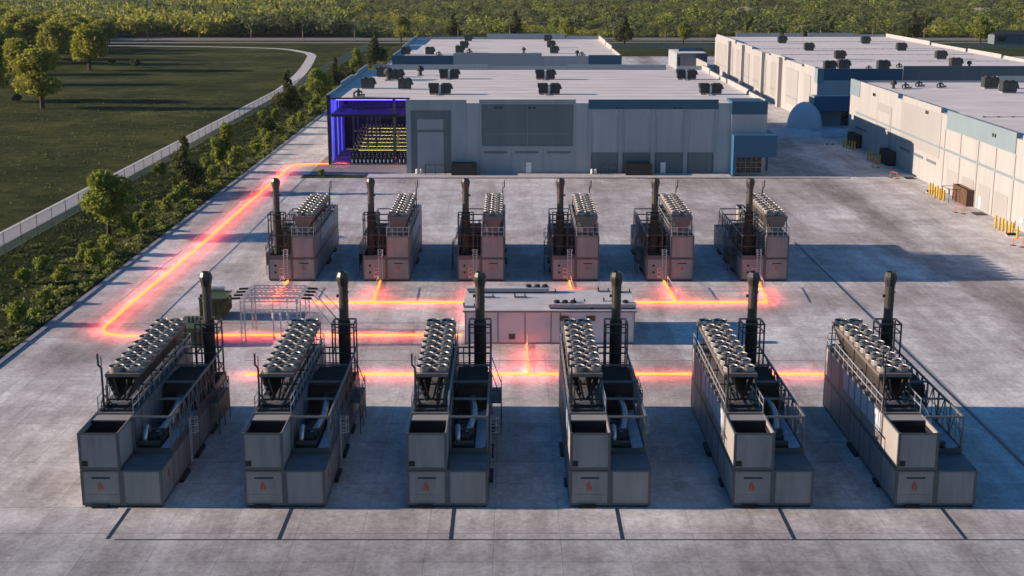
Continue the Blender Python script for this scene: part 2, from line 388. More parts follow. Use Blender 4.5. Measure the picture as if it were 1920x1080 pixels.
# ------------------------------------------------------------------ generator module
def make_unit():
    g=thing('generator_module','proto','generator module')
    P=lambda mb,n,par=g,sm=False: mb.build(n,par,sm)
    XL,XR=-3.05,3.05
    P(MB(M['black']).box(XL+.1,XR-.1,-11.9,11.9,0,.16).box(-2.3,-1.1,-12.25,-11.9,0,.22).box(3.0,3.4,-7.0,-4.6,0,.3).box(3.0,3.35,-1.5,1.2,0,.3).box(-3.4,-3.0,-1.2,1.6,0,.3)
      .box(3.0,3.3,4.5,6.5,0,.25).box(-3.3,-3.0,-8,-6.5,0,.25),'base_skid')
    # lower left container
    P(MB(M['panel'],M['roofgrey']).box(XL,-.04,-12,12,.16,2.98),'lower_container')
    fr=MB(M['frame'])
    def cage(x0,x1,y0,y1,z0,z1,w=.16,e=.035,ys=()):
        for x in (x0,x1):
            s=-1 if x==x0 else 1
            xa,xb=(x-e,x+w) if s<0 else (x-w,x+e)
            for (ya,yb) in ((y0-e,y0+w),(y1-w,y1+e)): fr.box(xa,xb,ya,yb,z0,z1)
            for (za,zb) in ((z0,z0+w),(z1-w*.8,z1)): fr.box(x-e if s<0 else x-.02,x+.02 if s<0 else x+e,y0+w,y1-w,za,zb)
            for y in ys: fr.box(x-e*.6 if s<0 else x-.02,x+.02 if s<0 else x+e*.6,y-.05,y+.05,z0+w,z1-w)
        for y in (y0,y1):
            ya,yb=(y-e,y+.02) if y==y0 else (y-.02,y+e)
            for (za,zb) in ((z0,z0+w),(z1-w*.8,z1)): fr.box(x0+w,x1-w,ya,yb,za,zb)
    cage(XL,-.04,-12,12,.165,2.99,ys=(-8,-4.6,-1.2,2.2,5.6,9))
    cage(XL,-.04,-7.45,12,3.03,6.0,ys=(-5.4,-1.4,2.6,6.4,9.6))
    cage(XL,-.04,-12,-7.5,3.04,5.98)
    cage(.04,XR,-12,12,.165,2.99,ys=(-8.4,-4,0.4,4.8,8.6))
    P(fr,'container_frame')
    P(MB(M['panel'],M['roofgrey']).box(XL,-.04,-7.48,12,3.02,5.94).use(1).box(XL+.02,-.06,-7.46,11.98,5.94,5.99),'upper_container')
    # open topped intake hood
    h=MB(M['hood'],M['black'],M['panel'])
    h.use(2).box(XL,-.04,-12,-11.9,3.02,5.95).use(0).box(XL,XL+.1,-11.9,-7.5,3.02,5.95).box(-.14,-.04,-11.9,-7.5,3.02,5.95).box(XL+.1,-.14,-7.62,-7.52,3.02,5.9)
    h.use(0).box(XL+.1,-.14,-8.9,-7.62,5.86,5.93)
    h.use(1).box(XL+.11,-.15,-11.89,-7.63,3.05,3.4).box(XL+.10,XL+.13,-11.89,-8.9,3.4,5.6).box(-.17,-.14,-11.89,-8.9,3.4,5.6).box(XL+.13,-.17,-9.0,-8.92,3.4,5.85).box(XL+.13,-.17,-11.9,-11.87,3.4,5.6)
    for k in range(5): h.box(XL+.2+k*.55,XL+.28+k*.55,-11.8,-9,4.2,4.9)
    P(h,'intake_hood')
    # black vent square + slot
    P(MB(M['black']).box(-2.93,-2.45,-12.03,-11.98,3.32,3.75),'vent_grille')
    P(MB(M['black']).box(-2.25,-.85,-12.03,-11.98,2.32,2.43),'slot_vent')
    P(MB(M['seam']).box(-2.5,-1.0,-12.03,-11.99,.36,.42).box(-2.75,-.4,-12.02,-11.99,1.02,1.035),'access_panel')
    # flame emblem: curved strokes
    def emblem(at,ax,s,sgn=1):
        mb=MB(M['red']); at=Vector(at); ax=Vector(ax); nrm=Vector((0,0,1)).cross(ax)*sgn*0.02
        def blob(pts):
            n=len(pts); a=[at+ax*(x*s)+Vector((0,0,z*s)) for x,z in pts]
            f=[p+nrm for p in a]
            mb.add(f,[tuple(range(n))]); mb.add(a+f,[(i,(i+1)%n,n+(i+1)%n,n+i) for i in range(n)])
        blob([(-.45,-.1),(-.35,.35),(-.05,.75),(.0,1.0),(.16,.7),(.1,.45),(-.12,.25),(-.18,-.05)])
        blob([(-.1,-.3),(-.02,.05),(.2,.3),(.3,.1),(.48,-.2),(.5,-.55),(.3,-.8),(.02,-.8),(.22,-.6),(.22,-.38),(.08,-.22)])
        blob([(-.45,-.2),(-.2,-.15),(-.28,-.5),(-.12,-.8),(-.4,-.75)])
        return mb
    P(emblem((-1.62,-12.04,1.72),(1,0,0),.42,-1),'emblem')
    P(emblem((3.09,-9.9,2.05),(0,1,0),.45,-1),'emblem')
    P(emblem((-1.55,12.04,1.75),(-1,0,0),.36,-1),'emblem')
    P(MB(M['black']).box(-2.2,-1.0,12.0,12.04,2.3,2.42),'slot_vent')
    # right container
    e=MB(M['panel'],M['roofgrey'],M['black'],M['frame'])
    e.box(.04,XR,-12,12,.16,2.94).use(1).box(.06,XR-.02,-11.98,-8.45,2.94,3.0)
    e.use(2).box(.14,XR-.1,-8.3,11.9,2.94,2.99)
    e.use(3).box(.04,XR,-8.45,-8.3,2.94,3.42).box(.04,.14,-8.3,12,2.94,3.42).box(XR-.1,XR,-8.3,12,2.94,3.42).box(.14,XR-.1,11.9,12,2.94,3.42)
    P(e,'engine_container')
    lp=MB(M['louver'],M['seam'])
    for k in range(8):
        y=-8.1+k*1.45
        lp.use(0).hexa([(2.0,y,3.1),(2.85,y,3.1),(2.85,y+1.36,3.1),(2.0,y+1.36,3.1)],[(2.0,y,3.25),(2.85,y,3.48),(2.85,y+1.36,3.48),(2.0,y+1.36,3.25)])
    P(lp,'walkway_plate')
    # interior engine clutter
    en=MB(M['steel'],M['black'])
    en.box(.4,1.8,-7.6,-.2,3.0,3.5).use(1).box(.6,1.5,-7.2,-3.8,3.5,3.9)
    for k in range(7): en.use(k%2).box(.3+.2*(k%3),1.9-.15*(k%2),-7.9+k*1.1,-7.5+k*1.1,3.5,3.75+.14*(k%3))
    P(en,'engine_block')
    def bend(pts): return [tuple(p) for p in catmull(pts,6)]
    P(MB(M['duct']).tube(bend([(1.15,-6.4,3.2),(1.2,-6.0,3.55),(1.5,-4.8,3.9),(1.75,-3.2,4.2),(1.75,-1.6,4.5),(1.6,-.2,4.6),(1.5,.9,4.6)]),.30,10),'exhaust_duct',g,True)
    P(MB(M['duct']).tube(bend([(.62,-7.2,3.2),(.62,-7.1,4.1),(.6,-6.4,4.5),(.55,-5.8,4.1),(.55,-5.7,3.3)]),.22,10),'intake_duct',g,True)
    P(MB(M['stacklow'],M['stacklow']).box(.25,2.75,.95,6.3,3.0,5.55).use(1).box(.2,2.8,.9,6.35,5.55,5.66).box(.2,2.8,.9,1.02,3.0,5.55),'silencer_box')
    # cross frame and side truss
    t=MB(M['truss'],M['frame'])
    X=2.98
    ys=[-8.36,-5.3,-2.2,.8,3.9,7.0]
    t.bar((X,-8.36,6.0),(X,11.9,6.0),.15); t.bar((X,-8.36,3.5),(X,11.9,3.5),.10); t.bar((X,-8.36,4.7),(X,8,4.7),.05)
    for i,y in enumerate(ys):
        t.bar((X,y,3.4),(X,y,6.0),.14)
        if i<5:
            y2=ys[i+1]; ym=(y+y2)/2
            t.bar((X,y,3.5),(X,ym,6),.07); t.bar((X,ym,6),(X,y2,3.5),.07); t.bar((X,ym,3.5),(X,ym,6),.06)
    for y in (-8.36,-3.85,.75,5.6): t.bar((.0,y,6.0),(X,y,6.0),.15)
    t.bar((.1,-8.36,3.4),(.1,-8.36,6),.14)
    P(t,'support_frame')
    # railings on the roof of the upper container
    def rail(pts,h=1.15,step=1.55,w=.068):
        r=MB(M['galv'])
        for i in range(len(pts)-1):
            p=Vector(pts[i]);q=Vector(pts[i+1]);n=max(1,round((q-p).length/step))
            for z in (.55,h): r.bar(p+Vector((0,0,z)),q+Vector((0,0,z)),w)
            for k in range(n+1):
                a=p+(q-p)*k/n; r.bar(a,a+Vector((0,0,h)),w)
        return r
    P(rail([(XL+.05,-6.9,6),(XL+.05,11.9,6)]),'guard_rail'); P(rail([(-.1,-7.4,6),(-.1,11.9,6)]),'guard_rail')
    P(rail([(XL+.06,11.95,6),(-.12,11.95,6)],step=.75),'guard_rail')
    # V cooler
    y0,y1=-5.0,11.2; cx=-1.55
    c=MB(M['coil'],M['cooler'],M['steel'])
    for s in (-1,1):
        c.use(0).hexa([(cx+s*.30,y0,6.35),(cx+s*.42,y0,6.35),(cx+s*.42,y1,6.35),(cx+s*.30,y1,6.35)] if s>0 else [(cx-.42,y0,6.35),(cx-.30,y0,6.35),(cx-.30,y1,6.35),(cx-.42,y1,6.35)],
                      [(cx+1.14,y0,8.2),(cx+1.30,y0,8.2),(cx+1.30,y1,8.2),(cx+1.14,y1,8.2)] if s>0 else [(cx-1.30,y0,8.2),(cx-1.14,y0,8.2),(cx-1.14,y1,8.2),(cx-1.30,y1,8.2)])
    c.use(1).box(cx-1.34,cx+1.34,y0-.04,y1+.04,8.2,8.46)
    c.hexa([(cx-.42,y1,6.3),(cx+.42,y1,6.3),(cx+.42,y1+.05,6.3),(cx-.42,y1+.05,6.3)],[(cx-1.3,y1,8.2),(cx+1.3,y1,8.2),(cx+1.3,y1+.05,8.2),(cx-1.3,y1+.05,8.2)])
    c.use(2)
    for y in (y0+.1,y0+4.1,y0+8.1,y0+12.1,y1-.1):
        for s in (-1,1): c.bar((cx+s*1.25,y,6.0),(cx+s*1.25,y,8.2),.09)
        c.bar((cx-1.3,y,6.3),(cx+1.3,y,6.3),.12)
        for s in (-1,1): c.bar((cx,y,6.3),(cx+s*1.25,y,8.1),.06)
    cool=P(c,'cooler')
    # header pipes at the front of the V
    hp=MB(M['black'],M['duct'])
    for s in (-1,1):
        hp.use(0).tube([(cx+s*.35,y0-.22,6.3),(cx+s*1.1,y0-.22,8.05)],.10,7).tube([(cx+s*.15,y0-.3,6.4),(cx+s*.55,y0-.3,8.1)],.08,7)
        hp.tube([(cx+s*1.05,y0-.3,6.2),(cx+s*.9,y0-1.2,6.25)],.12,7)
        hp.use(1)
        for k in range(4): hp.box(cx+s*(.4+.2*k)-.05,cx+s*(.4+.2*k)+.05,y0-.42,y0-.3,6.6+.42*k,6.72+.42*k)
    hp.use(0).bar((XL+.2,y0-1.0,6.12),(-.2,y0-1.0,6.12),.18).bar((XL+.2,y0-2.0,6.1),(-.3,y0-2.0,6.1),.14).bar((XL+.4,y0-2.0,6.1),(XL+.4,y0,6.1),.12).bar((-.6,y0-2.0,6.1),(-.6,y0,6.1),.12)
    P(hp,'coolant_pipe',cool)
    f0=None
    fan=MB(M['fanring'],M['blade'])
    fan.use(0).lathe(0,0,[(.59,0),(.60,.33),(.65,.37),(.64,.41),(.57,.41),(.545,.33)],18,False)
    fan.use(1).lathe(0,0,[(.545,.33),(.001,.33)],18,False)
    for k in range(5):
        a=2*PI*k/5; ca,sa=math.cos(a),math.sin(a); cb,sb=math.cos(a+.75),math.sin(a+.75)
        fan.use(1).quad((.12*ca,.12*sa,.36),(.53*ca,.53*sa,.36),(.53*cb,.53*sb,.34),(.12*cb,.12*sb,.34))
    fan.use(0).lathe(0,0,[(.19,.34),(.19,.42),(.10,.45)],10)
    for k in range(4):
        a=PI/4+PI/2*k; fan.use(1).bar((.1*math.cos(a),.1*math.sin(a),.40),(.58*math.cos(a),.58*math.sin(a),.40),.025)
    fm=None
    for r in range(9):
        for s in (-1,1):
            if fm is None:
                o=fan.build('fan',cool); fm=o.data
            else:
                o=bpy.data.objects.new('fan',fm); COL.objects.link(o); o.parent=cool
            o.location=(cx+s*.655,y0+.95+r*1.79,8.46); o.rotation_euler=(0,0,r*.7+s)
    # antenna mast
    mm=MB(M['steel']).bar((-2.75,-6.2,5.9),(-2.75,-6.2,9.3),.14).bar((-2.75,-6.2,9.3),(-2.98,-6.2,9.6),.12).bar((-2.98,-6.2,9.5),(-2.98,-6.2,10.5),.13).bar((-2.75,-6.2,9.1),(-2.72,-6.2,10.3),.06)
    mm.bar((-2.75,-6.2,7.2),(-2.3,-5.4,6.0),.07).bar((-2.75,-6.2,7.2),(-2.75,-7.2,6.0),.07).bar((-2.5,-6.2,5.95),(-2.5,-6.2,7.9),.07)
    P(mm,'mast')
    # exhaust stack
    sx,sy=2.0,10.3
    stk=P(MB(M['stack']).lathe(sx,sy,[(.43,8.6),(.43,12.0)],12),'exhaust_stack',g)
    P(MB(M['stacklow']).lathe(sx,sy,[(.56,3.0),(.56,8.75),(.43,8.95)],14),'stack_base',stk)
    P(MB(M['stack']).lathe(sx,sy,[(.43,12.0),(.60,12.72),(.60,12.95),(.44,13.34),(.36,13.34),(.36,13.1)],10),'stack_head',stk)
    for za,zb in ((10.6,10.7),(11.95,12.03)): P(MB(M['steel']).lathe(sx,sy,[(.47,za),(.47,zb)],12),'stack_collar',stk)
    P(MB(M['steel']).box(sx-.62,sx-.4,sy-.1,sy+.1,11.0,11.25),'sensor',stk); P(MB(M['steel']).box(sx+.40,sx+.5,sy-.08,sy+.08,11.4,11.55),'sensor',stk)
    cg=MB(M['steel'])
    hw=.98
    for a in (-1,1):
        for b in (-1,1): cg.bar((sx+a*hw,sy+b*hw,3.3),(sx+a*hw,sy+b*hw,8.7),.13)
    for z in (4.5,6.0,7.9,8.7):
        w=.13 if z in (6.0,8.7) else .09
        for a in (-1,1):
            cg.bar((sx-hw,sy+a*hw,z),(sx+hw,sy+a*hw,z),w); cg.bar((sx+a*hw,sy-hw,z),(sx+a*hw,sy+hw,z),w)
    cg.bar((sx-hw,sy-hw,6.0),(.0,sy-hw,6.0),.13).bar((sx-hw,sy+hw,6.0),(.0,sy+hw,6.0),.13).bar((sx-hw,sy+hw,4.5),(.0,sy+hw,4.5),.1).bar((.45,sy+hw,3.3),(.45,sy+hw,6),.1)
    P(cg,'stack_cage')
    # ladders
    def ladder(x,y,z1,ax,cage_h=0):
        l=MB(M['ladder']); a=Vector(ax); b=Vector((0,0,1)).cross(a)
        p=Vector((x,y,0))
        for s in (-.24,.24): l.bar(p+a*s+Vector((0,0,.15)),p+a*s+Vector((0,0,z1)),.07)
        k=.4
        while k<z1: l.bar(p-a*.24+Vector((0,0,k)),p+a*.24+Vector((0,0,k)),.055); k+=.32
        if cage_h:
            for z in (z1-.1,z1-.7,z1-1.3):
                pts=[p+a*(.36*math.cos(t))+b*(.65*math.sin(t))+Vector((0,0,z)) for t in [i*PI/6 for i in range(7)]]
                for i in range(6): l.bar(pts[i],pts[i+1],.05)
            for t in (PI/4,PI/2,3*PI/4):
                q=p+a*(.36*math.cos(t))+b*(.65*math.sin(t)); l.bar(q+Vector((0,0,z1-1.4)),q+Vector((0,0,z1)),.045)
        return l
    P(ladder(.78,12.12,4.2,(-1,0,0),0.8),'ladder'); P(ladder(3.18,-3.0,4.2,(0,-1,0),0.8),'ladder')
    # control panels on the rear end
    P(MB(M['black']).box(2.0,2.3,12.0,12.06,1.05,1.3).box(2.0,2.3,12.0,12.06,1.95,2.2),'vent_grille')
    P(MB(M['louver'],M['red']).box(1.15,1.65,12.0,12.07,.45,1.75).use(1).box(1.22,1.58,12.07,12.09,.75,1.1).box(1.22,1.58,12.07,12.09,1.3,1.6),'warning_panel')
    # side landing with rails
    pl=MB(M['steel'],M['coil'])
    pl.box(3.1,3.98,4.2,8.6,2.92,3.0)
    pl.use(1).box(3.94,3.97,4.3,8.5,1.2,2.9)
    pl.use(0)
    for y in (4.2,6.4,8.6): pl.bar((3.95,y,.1),(3.95,y,4.1),.07)
    for z in (3.55,4.1): pl.bar((3.95,4.2,z),(3.95,8.6,z),.05)
    for z in (3.55,4.1): pl.bar((3.1,4.2,z),(3.95,4.2,z),.05)
    pl.bar((3.05,4.2,5.9),(3.95,4.2,3.4),.07).bar((3.05,8.6,5.9),(3.95,8.6,3.4),.07)
    P(pl,'side_landing')
    lv=MB(M['louver'])
    for k in range(6): lv.box(XL-.05,XL+.01,-6.9+k*2.05,-5.3+k*2.05,4.15,5.75)
    lo=None
    for k in range(6):
        if lo is None:
            lo=MB(M['louver']).box(XL-.05,XL+.01,0,1.6,4.15,5.75).build('louver_panel',g); o=lo
        else:
            o=bpy.data.objects.new('louver_panel',lo.data); COL.objects.link(o); o.parent=g
        o.location=(0,-6.9+k*2.05,0)
    return g
unit=make_unit()
front_l=['front row generator module at the left end, nearest the kerb and grass','front row generator module second from the left, in front of the lattice gantry',
 'front row generator module, third from the left, before the switch house left end','front row generator module, fourth from the left, before the switch house right end',
 'front row generator module fifth from the left, end of the branch beside the last module','front row generator module at the far right, its stack clear against empty concrete']
rear_l=['back row generator module at the left end, beside the long diagonal glowing line','back row generator module second from the left, behind the gantry cables',
 'back row generator module third from the left, behind the left part of the switch house','back row generator module fourth from the left, behind the right part of the switch house',
 'back row generator module fifth from the left, right of the white switch house','back row generator module at the far right, casting the longest shadow over open concrete']
for k in range(6):
    x=-29.65+12.37*k
    if k==0: unit.location=(x,107,0); unit['label']=front_l[0]; unit['group']='generator modules in two rows'; u0=unit
    else: dup(unit,front_l[k],(x,107,0),0)
for k in range(6):
    dup(unit,rear_l[k],(-28.85+12.39*k,182.6,0),PI)

# ------------------------------------------------------------------ glowing power lines
def glow(pts,label,r=0.095,trim=(0,0)):
    # glowing tube on the slab, with an added lamp strip overhead for the halo
    z0=LZ; P=[Vector((p[0],p[1],0)) for p in pts]; nn=[]
    for i,p in enumerate(P):
        a=(P[i]-P[i-1]).normalized() if i else None; b=(P[i+1]-P[i]).normalized() if i<len(P)-1 else None
        d=((a or b)+(b or a)).normalized(); nn.append(Vector((-d.y,d.x,0)))
    g=thing('glowing_line',label,'glowing line',(P[0].x,P[0].y,0),0,'glowing power lines on the concrete'); o=P[0].copy()
    def sec(n,m,w,za,zb,w0=None):
        w0=-w if w0 is None else w0
        b=MB(M[m]); k=len(P); vs=[]
        for p,q in zip(P,nn):
            for (s_,z) in ((w0,za),(w,za),(w,zb),(w0,zb)): vs.append(tuple(p-o+q*s_+Vector((0,0,z))))
        fs=[(0,1,2,3),((k-1)*4+3,(k-1)*4+2,(k-1)*4+1,(k-1)*4)]
        for i in range(k-1):
            for c in range(4): fs.append((i*4+c,(i+1)*4+c,(i+1)*4+(c+1)%4,i*4+(c+1)%4))
        return b.add(vs,fs).build(n,g)
    sec('light_tube','glowcore',r,.015,.22)
    if trim[0]: P[0]=P[0]+(P[1]-P[0]).normalized()*trim[0]
    if trim[1]: P[-1]=P[-1]+(P[-2]-P[-1]).normalized()*trim[1]
    sec('lamp_strip','glow',.03,z0,z0+.012); sec('rail_cap','walk',.04,z0+.013,z0+.04); sec('rail_skirt','drainlip',.04,z0-.014,z0+.012,.033); sec('rail_skirt','drainlip',-.033,z0-.014,z0+.012,-.04)  # hidden emitter added above the tube, with shielding skirts, to cast the halo
    L=[(P[i+1]-P[i]).length for i in range(len(P)-1)]; tot=sum(L); k=max(1,round(tot/9.0)); b=None
    for q in range(k+1):
        t=tot*(.02+.96*q/k); i=0
        while i<len(L)-1 and t>L[i]: t-=L[i]; i+=1
        c=P[i]+(P[i+1]-P[i])*(t/L[i])-o
        if b is None: b=MB(M['walk']).box(-.02,.02,-.02,.02,.27,z0+.013).build('post',g); d_=b  # supports of the added halo rail
        else: d_=bpy.data.objects.new('post',b.data); COL.objects.link(d_); d_.parent=g
        d_.location=c
    return g
LZ=1.5
zz=0.42
def arc(c,r,a0,a1,n=8): return [(c[0]+r*math.cos(a0+(a1-a0)*i/n),c[1]+r*math.sin(a0+(a1-a0)*i/n),zz) for i in range(n+1)]
ym=W(500,630)[1]; yb=W(500,568)[1]; yf=W(500,703)[1]; yt=W(560,308)[1]
main=[(-24.2,yt,zz),(-34,yt,zz)]+arc((-40.9,yt-5),5,PI/2,PI)+[(-46.1,190,zz),(-46.6,160,zz)]+arc((-42.7,ym+3.6),3.9,PI,PI*1.5)+[(-30,ym,zz),(-5.6,ym,zz)]
glow(main,'long bent glowing line running from the warehouse along the kerb to the switch house',trim=(0,1.5))
glow([(-24.5,yb,zz),(-5.5,yb,zz)],'straight glowing line passing the gantry left of the switch house, near the back row',trim=(0,1.2))
glow([(13.9,yb,zz),(31.3,yb,zz)],'straight glowing line right of the switch house near the back row',trim=(1.2,0))
for k,l in enumerate(['under the lattice gantry from the leftmost back row module','from the second back row module','from the third back row module behind a front stack','from the fourth back row module down to the switch house roof','from the fifth back row module','slanting from the rightmost back row module']):
    x=-28.85+12.39*k-.55
    ye=150.0 if k in (2,3) else yb
    glow([(x-.25 if k else x,170.3,zz),(x if k<5 else 31.35,ye,zz)],'short glowing branch '+l,trim=(3.4,.2))
glow([(-27,yf,zz),(31.5,yf,zz)],'long straight glowing line behind the front row modules')
glow([(1.65,yf,zz),(1.65,140.3,zz)],'short glowing stem between the switch house front and the line behind the front row',trim=(.2,1.9))

# ------------------------------------------------------------------ switch house
def ehouse():
    x0,x1,y0,y1,h=-5.35,13.6,140.6,149.8,3.72
    g=thing('switch_house','long white flat roofed switch house between the two rows of generators','switch house',((x0+x1)/2,y0,0))
    ox,oy=(x0+x1)/2,y0
    T=lambda mb:mb
    def B(mats): 
        b=MB(*mats); return b
    def P(mb,n,par=g):
        mb.v=[(a-ox,b-oy,c) for a,b,c in mb.v]; return mb.build(n,par)
    P(B([M['ehouse']]).box(x0+.2,x1-.2,y0,y1,0.12,h-.12),'wall')
    s=B([M['seam']])
    for x in (x0+.2,-1.6,1.35,4.2,5.2,x1-.32): s.box(x,x+.13,y0-.04,y0+.02,.1,h-.12)
    s.box(x0+.2,x1-.2,y0-.03,y0+.05,0,.12)
    P(s,'wall_trim')
    P(B([M['eroof'],M['seam']]).box(x0,x1,y0-.2,y1+.2,h-.10,h+.06).use(1).box(x0,x1,y0-.24,y0-.2,h-.16,h+.05),'roof')
    v=B([M['brown']])
    P(B([M['brown']]).box(-.35,.35,y0-.06,y0,.5,1.1),'vent')
    P(B([M['brown']]).box(5.2,6.2,y0-.06,y0,2.55,3.15),'vent'); P(B([M['brown']]).box(8.1,9.1,y0-.06,y0,2.55,3.15),'vent')
    # raised roof plant: long low plenums with little fans
    for (a,b,ya,yb2,fx) in ((-5.1,4.2,y1-1.5,y1-.5,(1.9,2.9,3.8)),(4.0,13.5,y0+.3,y0+1.25,(4.9,5.8,6.7,12.4))):
        p=B([M['para'],M['steel'],M['eroof']]); p.box(a,b,ya,yb2,h+.25,h+.62).use(2).box(a-.1,b+.1,ya-.1,yb2+.1,h+.62,h+.68).use(1)
        for x in (a+.3,(a+b)/2,b-.3): p.box(x-.15,x+.15,ya+.1,yb2-.1,h+.05,h+.25)
        r=P(p,'roof_plenum')
        for x in fx: P(B([M['black']]).lathe(x,(ya+yb2)/2,[(.32,h+.69),(.34,h+.92),(.2,h+1.0)],10),'roof_fan',r)
    for (x,y) in ((-4.6,y0+1.2),(1.0,y0+5.6),(-2.6,y0+5.6),(4.5,y1-1.3),(7.6,y0+3.2),(10.9,y0+3.4),(13.0,y1-1.2),(10.6,y1-.8)):
        P(B([M['seam'],M['black']]).box(x-.7,x+.7,y-.25,y+.25,h+.1,h+.22).use(1).box(x-.75,x-.6,y-.1,y+.1,h+.06,h+.6).box(x+.4,x+.52,y-.1,y+.1,h+.2,h+.5),'roof_bracket')
    return g
ehouse()

# ------------------------------------------------------------------ lattice gantry, transformers, cables
def gantry():
    x0,x1,y0,y1,h=-29.3,-23.2,140.4,146.6,4.95
    g=thing('lattice_gantry','grey lattice steel substation gantry standing over the glowing line','gantry',(x0,y0,0))
    off=Vector((x0,y0,0))
    def lat(p,q,w,n,ax1,ax2,m='galv'):
        mb=MB(M[m]); p=Vector(p)-off; q=Vector(q)-off; a=Vector(ax1)*w/2; b=Vector(ax2)*w/2
        cs=[a+b,a-b,-a-b,-a+b]
        for c in cs: mb.bar(p+c,q+c,.055)
        for k in range(n):
            s=p+(q-p)*k/n; e=p+(q-p)*(k+1)/n
            for i in range(4): mb.bar(s+cs[i],e+cs[(i+1)%4],.035)
        return mb
    for x in (x0,x1):
        for y in (y0,y1): lat((x,y,0),(x,y,h),.42,9,(1,0,0),(0,1,0)).build('leg',g)
    for (y,z) in ((y1,h),(y0,h),(y0,h-1.25),(y1-2.2,h),((y0+y1)/2-1.2,h)): lat((x0,y,z),(x1,y,z),.32,12,(0,1,0),(0,0,1)).build('beam',g)
    for x in (x0,x1): lat((x,y0,h),(x,y1,h),.32,10,(1,0,0),(0,0,1)).build('beam',g)
    for s,x in ((-1,x0),(1,x1)):
        for k in range(4):
            y=y0+.8+k*1.5
            mb=MB(M['black']); a=Vector((x+s*.2,y,h+.0))-off
            mb.tube([a,a+Vector((s*.2,0,.02)),a+Vector((s*1.15,0,-.02))],[.05,.13,.13],7)
            mb.build('insulator',g)
    for x in (x0+2.9,x0+3.7,x0+4.5):
        mb=MB(M['galv'],M['louver']); p=Vector((x,y0+2.2,0))-off
        mb.bar(p,p+Vector((0,0,2.2)),.12); mb.use(1).lathe(p.x,p.y,[(.12,2.2),(.2,2.5),(.12,2.6),(.2,2.75),(.1,3.0)],8); mb.use(0).bar(p+Vector((0,0,3.0)),p+Vector((0,0,4.6)),.06)
        mb.build('switch_post',g)
    return x0,x1,y0,y1,h
gx0,gx1,gy0,gy1,gh=gantry()
def transformer(name,label,x0,x1,y0,y1,h,bush):
    g=thing(name,label,'transformer',((x0+x1)/2,(y0+y1)/2,0)); w=(x1-x0)/2; d=(y1-y0)/2
    b=MB(M['green'],M['black']).box(-w,w,-d,d,.2,h).use(1).box(-w*.9,w*.9,-d*.9,d*.9,0,.2); b.build('tank',g)
    c=MB(M['green'])
    n=9
    for k in range(n):
        y=-d+.2+k*(2*d-.4)/(n-1); c.box(w,w+.45,y-.05,y+.05,.5,h-.3)
    for k in range(5):
        x=-w+.3+k*(2*w-.6)/4; c.box(x-.05,x+.05,-d-.35,-d,.5,h-.3)
    c.build('cooling_fin',g)
    MB(M['green']).box(-w-.1,w+.5,-d-.1,d+.1,h,h+.12).build('lid',g)
    if bush:
        for k in (-1,0,1):
            MB(M['black']).lathe(k*.45,0,[(.13,h+.12),(.17,h+.2),(.13,h+.3),(.16,h+.4),(.12,h+.5),(.14,h+.6),(.05,h+.85)],8).build('bushing',g)
    else:
        MB(M['galv']).tube([(-w+.3,d-.4,h+.5),(w-.3,d-.4,h+.5)],.28,10).box(-w+.5,-w+.6,d-.5,d-.3,h+.12,h+.4).box(w-.6,w-.5,d-.5,d-.3,h+.12,h+.4).build('conservator',g)
    return g
transformer('transformer','tall dark green transformer tank left of the lattice gantry',-36.5,-33.9,150.8,154.6,2.45,False)
transformer('transformer','low olive green transformer with three upright bushings behind the leftmost front module',-36.6,-33.8,139.6,144.6,1.9,True)
def cable(label,a,b,sag):
    a=Vector(a);b=Vector(b)
    pts=[a+(b-a)*t+Vector((0,0,-sag*4*t*(1-t))) for t in [i/12 for i in range(13)]]
    tag(MB(M['wire']).tube(pts,.035,5).build('cable'),label,'cable','slack cables between gantry and equipment')
for k,l in enumerate(['nearest','second nearest','second farthest','farthest']):
    y=gy0+.8+1.5*k
    cable(f'slack cable from the gantry left side down to the green transformer, {l} of four',(gx0-1.3,y,gh),(-33.4,152+.7*k,2.75),.2)
    cable(f'slack cable from the gantry right side down to the yard, {l} of four',(gx1+1.3,y,gh),(-17.6,gy0-1.0+1.6*k,.3),-.5 if k%2 else .3)

